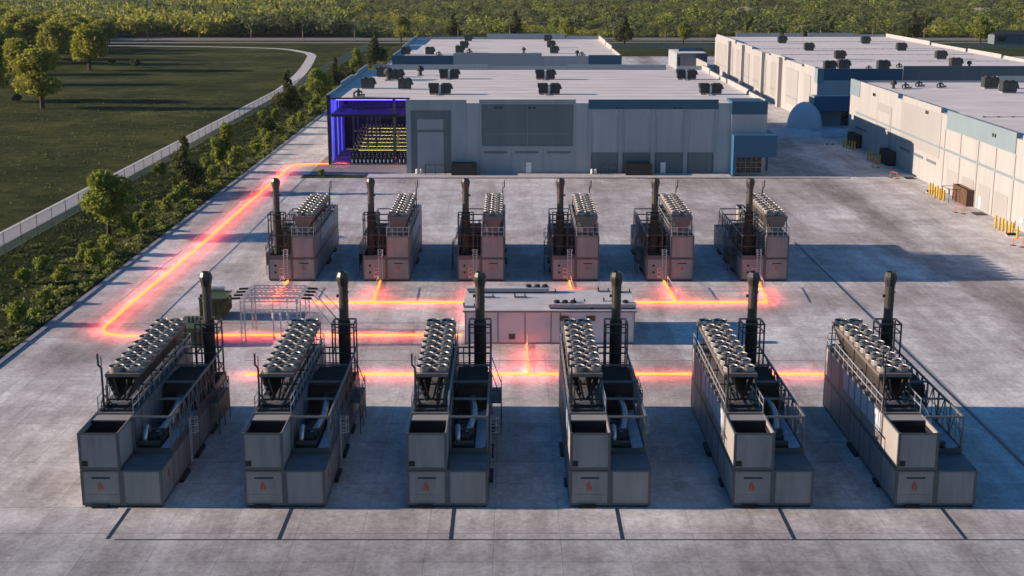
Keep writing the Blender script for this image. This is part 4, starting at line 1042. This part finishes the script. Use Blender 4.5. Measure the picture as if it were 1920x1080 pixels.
def barrier(label,px,py,d=1.6):
    x,y=W(px,py); g=thing('loop_barrier',label,'barrier',(x,y,0),R(-55),'orange loop barriers')
    MB(M['orange']).tube([tuple(p) for p in catmull([(-d/2,0,.05),(-d/2,0,.9),(-d/2+.2,0,1.15),(d/2-.2,0,1.15),(d/2,0,.9),(d/2,0,.05)],4)],.06,7).build('hoop',g)
    for s in (-1,1): MB(M['black']).box(s*d/2-.3,s*d/2+.3,-.3,.3,0,.08).build('foot',g)
barrier('orange loop barrier by the sunlit end of the shaded wall',1676,334); barrier('orange loop barrier in front of the brown enclosure',1799,400); barrier('orange loop barrier nearest the right picture edge',1908,462)
barrier('orange loop barrier in the shade by the nearer bollards',1641,314,1.3)
def wheelstop(label,px,py):
    x,y=W(px,py); g=thing('floor_box',label,'floor box',(x,y,0)); MB(M['black'],M['white']).box(-.7,.7,-.35,.35,.12,.42).build('box',g); MB(M['white']).box(-.75,.75,-.4,.4,0,.12).build('tray',g)
wheelstop('small black box on a white tray among the sunlit bollards',1745,361); wheelstop('small black box on a white tray among the bollards at the right edge',1896,442)
def rollcart(label,px,py):
    x,y=W(px,py); g=thing('hand_cart',label,'cart',(x,y,0)); MB(M['galv']).box(-.8,.8,-.5,.5,.25,.35).build('deck',g); MB(M['galv']).bar((-.75,-.45,.3),(-.75,-.45,1.3),.06).bar((-.75,.45,.3),(-.75,.45,1.3),.06).bar((-.75,-.45,1.3),(-.75,.45,1.3),.06).build('handle',g)
    for a in (-1,1):
        for b in (-1,1): MB(M['black']).tube([(a*.6,b*.42-.04,.13),(a*.6,b*.42+.04,.13)],.13,10).build('wheel',g)
rollcart('pale flat cart on shaded concrete near the dome',1556,271)
# floor grates by the wall
for px,py,l in ((1706,334,'beside the end of the shaded wall'),(1836,401,'in front of the white warehouse, past the brown enclosure')):
    x,y=W(px,py); g=thing('drain_grate','dark rectangular drain grate '+l,'drain grate',(x,y,0)); MB(M['black']).box(-1.0,1.0,-1.5,1.5,0,.02).build('grate',g)

# ------------------------------------------------------------------ fences, poles
def fence(name,label,pts,h,step):
    g=thing(name,label,'fence',(*pts[0],-.05)); o=Vector((*pts[0],0))
    ms=MB(M['chain']); ra=MB(M['galv']); posts=[]
    for i in range(len(pts)-1):
        a=Vector((*pts[i],0))-o; b=Vector((*pts[i+1],0))-o; n=max(1,round((b-a).length/step))
        ms.quad(a,b,b+Vector((0,0,h)),a+Vector((0,0,h)))
        ra.bar(a+Vector((0,0,h)),b+Vector((0,0,h)),.07).bar(a+Vector((0,0,.1)),b+Vector((0,0,.1)),.05).bar(a+Vector((0,0,h*.5)),b+Vector((0,0,h*.5)),.04)
        posts+= [a+(b-a)*k/n for k in range(n+1)]
    ms.build('mesh_panel',g); ra.build('rail',g)
    pm=None
    for p in posts:
        if pm is None: q=MB(M['steel']).tube([(0,0,0),(0,0,h+.15)],.06,7).build('post',g); pm=q.data
        else: q=bpy.data.objects.new('post',pm); COL.objects.link(q); q.parent=g
        q.location=p
fence('chain_link_fence','long chain link fence on dark posts between the grass field path and the tree strip',[(-73.2,120),(-73.2,735)],3.0,6.8)
fence('chain_link_fence','low distant fence along the far grass behind the warehouses',[(-40,690),(420,690)],2.2,6.0)
def pole(i,x,y=766,h=11):
    label=f'wooden roadside utility pole, {ORD[i]} from the left'
    g=thing('utility_pole',label,'utility pole',(x,y,0),0,'utility poles along the far road')
    MB(M['pole']).tube([(0,0,-.2),(0,0,h)],[.22,.15],8).build('post',g); MB(M['pole']).box(-.08,.08,-1.1,1.1,h-1.0,h-.8).build('crossarm',g)
    for k in (-.9,0,.9): MB(M['louver']).lathe(0,k,[(.07,h-.8),(.1,h-.65),(.05,h-.5)],6).build('insulator',g)
zc=766*ct+CAMH*st
xs=[(180+97*k-960)*zc/F for k in range(19)]
for i,x in enumerate(xs): pole(i,x)
for k,(dy,l) in enumerate(((-.9,'nearest'),(0,'middle'),(.9,'farthest'))):
    pts=[]
    for i in range(len(xs)-1):
        for t in range(8):
            u=t/8; pts.append((xs[i]+(xs[i+1]-xs[i])*u,766+dy,10.5-1.6*4*u*(1-u)))
    tag(MB(M['wire']).tube(pts,.10,5).build('overhead_wire'),f'sagging overhead wire along the far road, {l} of three','wire','overhead wires')

# ------------------------------------------------------------------ vegetation
def quads(name,V,mats,idx=None,parent=None):
    n=len(V)//4
    me=bpy.data.meshes.new(name); me.vertices.add(len(V)); me.vertices.foreach_set('co',V.astype(np.float32).ravel())
    me.loops.add(n*4); me.loops.foreach_set('vertex_index',np.arange(n*4,dtype=np.int32))
    me.polygons.add(n); me.polygons.foreach_set('loop_start',np.arange(0,n*4,4,dtype=np.int32))
    try: me.polygons.foreach_set('loop_total',np.full(n,4,dtype=np.int32))
    except Exception: pass
    for m in mats: me.materials.append(m)
    if idx is not None: me.polygons.foreach_set('material_index',idx.astype(np.int32))
    me.update(calc_edges=True); me.validate()
    o=bpy.data.objects.new(name,me); COL.objects.link(o)
    if parent: o.parent=parent
    return o
def leaf_quads(C,size,rng,flat=0.0):
    n=len(C); a=rng.normal(size=(n,3)); a/=np.linalg.norm(a,axis=1)[:,None]
    b=rng.normal(size=(n,3)); b-= (b*a).sum(1)[:,None]*a; b/=np.linalg.norm(b,axis=1)[:,None]
    s=size*(0.6+0.8*rng.random((n,1)))
    a=a*s; b=b*s*0.7
    V=np.empty((n*4,3)); V[0::4]=C-a; V[1::4]=C-b*.9; V[2::4]=C+a; V[3::4]=C+b
    return V
def crown_pts(lobes,n,rng):
    P=[]
    tot=sum(r[3]*r[3] for r in lobes)
    for (x,y,z,r,zs) in lobes:
        k=int(n*r*r/tot); d=rng.normal(size=(k,3)); d/=np.linalg.norm(d,axis=1)[:,None]
        rad=r*(0.55+0.5*rng.random((k,1))**0.6)
        # knobbly surface
        rad*=1+0.16*np.sin(d[:,0:1]*7+x*3)*np.sin(d[:,1:2]*6+y)*1.2+.12*np.sin(d[:,2:3]*9+x)
        p=d*rad; p[:,2]*=zs
        P.append(p+np.array([x,y,z]))
    return np.concatenate(P)
def make_tree(name,cat,h,w,style,leaf,seed,n=3200,size=.26):
    rng=np.random.default_rng(seed); rnd=random.Random(seed)
    g=thing(name,'proto',cat)
    lobes=[]
    if style=='round':
        for k in range(11):
            a=rnd.uniform(0,2*PI); rr=w*.5*rnd.uniform(.15,.62); z=h*rnd.uniform(.36,.84); lim=1-.5*abs(z/h-.58)*2
            lobes.append((rr*math.cos(a)*lim,rr*math.sin(a)*lim,z,w*rnd.uniform(.17,.26),.85))
        lobes.append((0,0,h*.84,w*.20,.8))
        base=.28
    elif style=='cone':
        for k in range(13):
            t=k/12; a=rnd.uniform(0,2*PI); rr=w*.30*(1-t)**.9*rnd.uniform(.4,1.15)
            lobes.append((rr*math.cos(a),rr*math.sin(a),h*(.22+.72*t),w*(.27-.19*t)*rnd.uniform(.75,1.15),.85))
        base=.15
    elif style=='loose':
        for k in range(12):
            t=rnd.random(); a=rnd.uniform(0,2*PI); rr=w*.42*rnd.uniform(.2,1)*math.sin(PI*(.25+.7*t))
            lobes.append((rr*math.cos(a),rr*math.sin(a),h*(.25+.65*t),w*rnd.uniform(.12,.22),1.0))
        lobes.append((0,0,h*.88,w*.15,1.2)); base=.2
    else: # shrub
        for k in range(8):
            a=rnd.uniform(0,2*PI); rr=w*.34*rnd.random()
            lobes.append((rr*math.cos(a),rr*math.sin(a),h*rnd.uniform(.3,.75),min(w,h)*rnd.uniform(.18,.3),.95))
        base=.1
    P=crown_pts(lobes,n,rng)
    P=P[P[:,2]>.05]
    quads('crown',leaf_quads(P,size,rng),[M[leaf]],None,g)
    t=MB(M['bark']); r0=max(.06,.028*h)
    top=h*.72
    t.tube([(0,0,-.15),(.05*w*.2,0,h*base),(0,.03*w,h*.5),(0,0,top)],[r0*1.3,r0,r0*.6,r0*.15],7)
    for (x,y,z,r,_) in lobes[:7]:
        zb=max(h*base*.7,z*.55); t.tube([(0,0,zb),(x*.5,y*.5,(zb+z)/2+.02*h),(x*.9,y*.9,z)],[r0*.5,r0*.3,r0*.08],5,False)
    t.build('trunk',g); return g
T={}
T['big']=make_tree('broadleaf_tree','tree',10.2,8.6,'round','leaf_green',3,7000,.27)
T['big2']=make_tree('broadleaf_tree','tree',10.2,8.2,'loose','leaf_green',14,6000,.27)
T['dark']=make_tree('dark_tree','tree',11,7.4,'cone','leaf_dark',5,3600,.27)
T['low']=make_tree('dark_bush','bush',5,8.5,'shrub','leaf_dark',8,2600,.3)
T['gold']=make_tree('broadleaf_tree','tree',15,13,'round','leaf_gold',21,7500,.36)
T['gold2']=make_tree('broadleaf_tree','tree',15,14,'round','leaf_gold',33,7500,.36)
T['shrub']=make_tree('small_shrub','shrub',2.4,2.0,'shrub','leaf_green',41,700,.17)
T['shrub2']=make_tree('small_shrub','shrub',2.0,2.2,'shrub','leaf_green',42,700,.17)
tused=set()
def plantt(k,x,y,s,label,group=None,rz=None):
    rz=random.uniform(0,6.28) if rz is None else rz
    if k in tused: o=dup(T[k],label,(x,y,-.03),rz,group,s)
    else:
        tused.add(k); o=T[k]; o.location=(x,y,-.03); o.rotation_euler=(0,0,rz); o.scale=(s,)*3 if not isinstance(s,tuple) else s; o['label']=label
        if group: o['group']=group
    return o
def T_at(k,px,py,s,label,group=None):
    x,y=W(px,py); return plantt(k,x,y,s,label,group)
gt='trees in the strip between fence and kerb'
T_at('big',205,443,1.0,'large bright green leafy tree at the near end of the strip, beside the fence',gt)
T_at('dark',348,363,1.0,'narrow dark tree behind the large bright green one in the strip',gt)
T_at('big2',427,325,.95,'loose light green tree in the strip, left of the glowing line bend',gt)
T_at('low',500,252,.9,'wide low dark bush in the strip by the fence',gt)
T_at('dark',542,214,1.15,'tall dark tree in front of the curve of the pale path',gt)
T_at('big',597,196,1.05,'round light green tree left of the blue warehouse corner',gt)
T_at('dark',628,165,1.0,'dark tree just left of the main warehouse parapet',gt)
T_at('low',655,150,1.0,'dark bush behind the main warehouse left parapet',gt)
T_at('dark',703,122,1.35,'tallest dark tree at the far end of the strip, above the warehouse corner',gt)
T_at('big2',668,135,.9,'green tree in the strip beside the fence, left of the tallest dark tree',gt)
T_at('big2',613,183,.7,'smaller green tree right of the round light green tree',gt)
shr=[(118,532),(170,503),(160,490),(205,478),(243,442),(262,421),(312,398),(326,384),(345,372),(372,352),(398,336),(420,322),(450,308),(480,290),(505,271),(527,253),(548,240),(565,227),(585,216)]
for i,(px,py) in enumerate(shr):
    T_at(['shrub','shrub2'][i%2],px,py,random.uniform(1.15,1.6),f'small green shrub on the soil bed along the kerb, {ORD[i]} from the near end','shrubs along the kerb')
T_at('shrub2',602,330,.75,'small olive shrub alone on the dirt patch at the pavement end')
UG=make_tree('green_bush','bush',2.6,3.6,'shrub','leaf_green',52,1500,.2); T['ug']=UG
for i in range(40):
    y=112+i*11.2+random.uniform(-4,4); x=random.choice([-57.2,-58.6,-60.5,-63,-66,-69.5])+random.uniform(-.8,.8); sc=random.uniform(.55,1.15)
    plantt('ug',x,y,sc,f'leafy green bush {"close to the kerb" if x>-59.5 else "mid way across the planting strip" if x>-65 else "near the fence"}, {NTH(i)} of forty from the near end','bushes in the planting strip')
gl_='golden trees at the left edge of the field'
lt=[(80,203,1.0,'lone golden round tree standing forward on the field at left'),(168,132,1.08,'golden tree at the right edge of the grove, leaning over the field'),(35,158,.9,'green gold tree behind the lone golden tree'),
 (100,120,1.05,'golden tree in the middle of the grove front'),(60,112,1.05,'golden tree left of the grove middle'),(15,118,1.0,'golden tree at the picture edge in the grove'),(130,100,.95,'golden tree behind the rightmost grove tree'),
 (85,92,1.0,'golden tree deep in the grove, centre'),(40,88,1.0,'golden tree deep in the grove, left'),(5,92,1.0,'golden tree deep in the grove at the picture edge'),(150,84,.85,'golden tree at the grove back right'),(110,78,.9,'golden tree at the grove back, centre right'),
 (70,74,.9,'golden tree at the grove back, centre left'),(25,72,.95,'golden tree at the grove back, left'),(175,76,.75,'small golden tree at the far right of the grove back'),(-15,140,1.0,'golden tree cut by the left picture edge'),(-25,190,1.0,'golden tree mostly outside the left picture edge')]
lt=[(a,b,c*1.2,d) for a,b,c,d in lt]
ex=[(190,95,.95),(205,84,.8),(-10,110,1.1),(140,112,1.0),(75,100,1.1),(30,100,1.1),(115,96,1.05),(60,82,1.0),(95,70,.95),(45,68,.95),(135,72,.9),(8,68,1.0)]
wh=['small tree at the outer right rear corner','smallest tree at the rear right','tree half out of view, mid height','tree behind the right front pair','tree in the dense middle','tree in the dense middle left','tree in the dense middle right','tree in the third rank centre','tree in the last rank centre','tree in the last rank left','tree in the last rank right','tree in the last rank at the picture edge']
lt+=[(a,b,c*1.15,'golden green grove '+d) for (a,b,c),d in zip(ex,wh)]
for i,(px,py,s,l) in enumerate(lt): T_at(['gold','gold2'][i%2],px,py,(s*1.12,s*1.12,s*.95),l,gl_)
T_at('low',255,127,.75,'lone dark round bush on the field right of the grove'); T_at('low',210,122,.6,'dark bush at the foot of the rightmost grove tree'); T_at('low',10,165,.8,'dark bush at the left picture edge below the grove'); T_at('low',35,190,.5,'dark bush left of the lone golden tree')
fr=[(752,80,'gold',.95,'yellow green tree by the far road above the back warehouse left corner'),(850,72,'dark',1.35,'dark tree beyond the road, left of the back warehouse middle'),(967,70,'dark',1.5,'wide dark tree beyond the road behind the back warehouse'),(1064,74,'gold2',.8,'golden tree beyond the road right of the wide dark tree'),
 (1171,81,'dark',1.4,'dark tree with bare trunk by the road, right of the back warehouse'),(1281,82,'big',1.15,'green tree by the road, left of the ribbed white warehouse'),(1405,66,'big2',1.1,'green tree beyond the road behind the ribbed warehouse left end'),(1713,70,'dark',1.45,'dark tree beyond the road behind the ribbed warehouse right end'),(1837,85,'big',1.5,'bright green tree on the grass at the upper right'),
 (1560,62,'big2',1.0,'green tree beyond the road behind the ribbed warehouse middle'),(1760,60,'gold',.6,'golden tree beyond the road near the upper right')]
for px,py,k,s,l in fr: T_at(k,px,py,s,l,'trees along the far road')
# far scrub: one mass
def scrub():
    rng=np.random.default_rng(77)
    tmpl=[]
    for s in range(6):
        lob=[(rng.normal()*.35,rng.normal()*.35,.5+.25*rng.random(),.42+.2*rng.random(),.9) for _ in range(4)]
        P=crown_pts(lob,95,rng); tmpl.append(leaf_quads(P,.15,rng))
    out=[];mi=[]
    n=13500
    Y=806+(1950-806)*rng.random(n)**1.25
    X=(rng.random(n)*2-1)*(0.43*Y+40)
    def fld(a,b,c): return np.sin(X*a+c)*np.cos(Y*b-c)+.7*np.sin(X*a*2.3+Y*b*1.7+2*c)+.5*np.sin(X*a*5.1-Y*b*3+c)
    den=fld(.017,.012,1.0); hue=fld(.023,.016,4.2); big=fld(.031,.02,2.6)
    for i in range(n):
        if den[i]<-.75 and rng.random()<.8: continue
        left=X[i]<-.13*Y[i]
        s=rng.uniform(1.8,3.6) if not left else rng.uniform(4.5,8.0)
        tall=rng.random()<(.30 if big[i]>.5 else .05)
        if tall and not left: s*=rng.uniform(1.7,2.6)
        t=tmpl[i%6].copy(); a=rng.random()*6.28; c,sn=math.cos(a),math.sin(a)
        t=np.stack([t[:,0]*c-t[:,1]*sn,t[:,0]*sn+t[:,1]*c,t[:,2]],1)*np.array([s,s,s*(.85 if not left else 1.15)])
        if left or tall: t[:,2]+=s*.25
        out.append(t+np.array([X[i],Y[i],-.3]))
        h=hue[i]+rng.normal()*.55
        mi.append(3 if (h>1.35 or (left and h>.35)) else 1 if h>.25 else 2 if h<-1.2 else 0)
    V=np.concatenate(out)
    per=[len(o)//4 for o in out]; idx=np.repeat(np.array(mi),per)
    o=quads('scrub_woodland',V,[M['leaf_scrub'],M['leaf_green'],M['leaf_dark'],M['leaf_gold']],idx)
    o['kind']='stuff'; tag(o,'dense olive scrub and woodland covering the land beyond the far road','woodland')
scrub()
# grass tufts on the near verge and field
def tufts():
    rng=np.random.default_rng(5); n=20000
    Y=108+480*rng.random(n)**1.3; X=-(53.9+rng.random(n)**1.2*(Y*.40+6)*(rng.random(n)<.55)+rng.random(n)*19)
    keep=~((X<-74.8)&(X>-82.2)&(Y<470))&~((Y>430)&(X<-75))
    X,Y=X[keep],Y[keep]; C=np.stack([X,Y,.05+.16*rng.random(len(X))],1)
    bed=X>-58
    V=leaf_quads(C,.25,rng); V[:,2]=np.maximum(V[:,2],-.05)
    o=quads('grass_tufts',V,[M['leaf_grass'],M['leaf_green']],np.zeros(len(V)//4)); o['kind']='stuff'; tag(o,'rough dark grass tufts on the field and verge at left','grass')
tufts()
def cover():
    rng=np.random.default_rng(15); n=900; out=[]
    Y=100+520*rng.random(n)**1.1; X=np.where(rng.random(n)<.72,-54.3-rng.random(n)*3.6,-58-rng.random(n)*14)
    for i in range(n):
        w=rng.uniform(.5,1.3); h=rng.uniform(.3,.95)*(1 if X[i]>-58.5 else .6); k=60
        d=rng.normal(size=(k,3)); d/=np.linalg.norm(d,axis=1)[:,None]; d[:,2]=np.abs(d[:,2])
        out.append(d*np.array([w,w*1.3,h])*(.6+.4*rng.random((k,1)))+np.array([X[i],Y[i],-.02]))
    C=np.concatenate(out); V=leaf_quads(C,.17,rng); V[:,2]=np.maximum(V[:,2],-.05)
    per=np.repeat(rng.choice([0,0,1,1,2],size=n),60)
    o=quads('ground_cover',V,[M['leaf_green'],M['leaf_scrub'],M['leaf_grass']],per); o['kind']='stuff'; tag(o,'low leafy ground cover filling the planting strip beside the kerb','ground cover')
cover()
for px,py,rx,l in ((1402,20,14,'pale bare soil mound in the far scrub, upper centre right'),(1838,24,18,'pale bare soil mound in the far scrub at the upper right')):
    x,y=W(px,py); mb=MB(M['sand']); n=20; vs=[(x,y,3.2)]
    for j,(k,z) in enumerate(((.4,2.6),(.75,1.4),(1,-.1))):
        for i in range(n): t=2*PI*i/n; vs.append((x+rx*k*math.cos(t)*(1+.15*math.sin(3*t)),y+rx*2.2*k*math.sin(t),z+3*(1-k)))
    fs=[(0,1+i,1+(i+1)%n) for i in range(n)]
    for j in range(2): fs+=[(1+j*n+i,1+(j+1)*n+i,1+(j+1)*n+(i+1)%n,1+j*n+(i+1)%n) for i in range(n)]
    mb.add(vs,fs); tag(mb.build('soil_mound'),l,'soil mound')
# dark shed at upper right
sx,sy=W(1895,83)
g=thing('shed','dark blue shed by the road at the upper right corner','shed',(sx,sy,0)); MB(M['slate']).box(-9,14,0,10,0,5.2).build('wall',g); MB(M['hvac']).hexa([(-9.6,-.6,5.2),(14.6,-.6,5.2),(14.6,10.6,5.2),(-9.6,10.6,5.2)],[(-9.6,4,7.2),(14.6,4,7.2),(14.6,6,7.2),(-9.6,6,7.2)]).build('roof',g); MB(M['glass']).box(-7,-3,-.06,0,1.5,4).build('window',g)

# ------------------------------------------------------------------ air
hz=MB(M['wire']).box(-2600,2600,-100,2650,-1.2,46); hm=bpy.data.materials.new('haze_air'); hm.use_nodes=True
hn=hm.node_tree.nodes; hn.remove(hn['Principled BSDF']); pv=hn.new('ShaderNodeVolumePrincipled'); pv.inputs['Color'].default_value=(.85,.88,.92,1); pv.inputs['Density'].default_value=HAZE; pv.inputs['Anisotropy'].default_value=.2
hm.node_tree.links.new(pv.outputs[0],hn['Material Output'].inputs['Volume'])
hz.mats=[hm]; ho=hz.build('haze'); ho['kind']='stuff'; tag(ho,'faint even haze in the evening air over the whole site','haze')
# ------------------------------------------------------------------ light, sky, camera
EL=R(15.8)
sun=bpy.data.lights.new('sun','SUN'); sun.energy=5.0; sun.angle=R(.5); sun.color=(1.0,.785,.63)
so=bpy.data.objects.new('sun',sun); COL.objects.link(so)
d=Vector((math.cos(EL),-.02,-math.sin(EL))); so.rotation_euler=d.to_track_quat('-Z','Y').to_euler()
w=bpy.data.worlds.new('World'); S.world=w; w.use_nodes=True
nt=w.node_tree; bg=nt.nodes['Background']; sky=nt.nodes.new('ShaderNodeTexSky'); sky.sky_type='NISHITA'; sky.sun_disc=False
sky.sun_elevation=EL; sky.sun_rotation=R(270); sky.air_density=1.6; sky.dust_density=0.0; sky.ozone_density=4.0
tint=nt.nodes.new('ShaderNodeMix'); tint.data_type='RGBA'; tint.blend_type='MULTIPLY'; tint.inputs[0].default_value=1.0; tint.inputs[7].default_value=(.34,.66,1.0,1)
nt.links.new(sky.outputs[0],tint.inputs[6]); nt.links.new(tint.outputs[2],bg.inputs['Color']); bg.inputs['Strength'].default_value=.076
cam=bpy.data.cameras.new('camera'); co=bpy.data.objects.new('camera',cam); COL.objects.link(co); S.camera=co
co.location=(0,0,CAMH); co.rotation_euler=(PI/2-TH,0,0); cam.lens=36*F/1920; cam.sensor_width=36; cam.clip_end=12000; cam.clip_start=1
S.view_settings.view_transform='Standard'; S.view_settings.look='None'; S.view_settings.exposure=0.68; S.view_settings.gamma=1
S.cycles.use_denoising=True
S.cycles.max_bounces=6
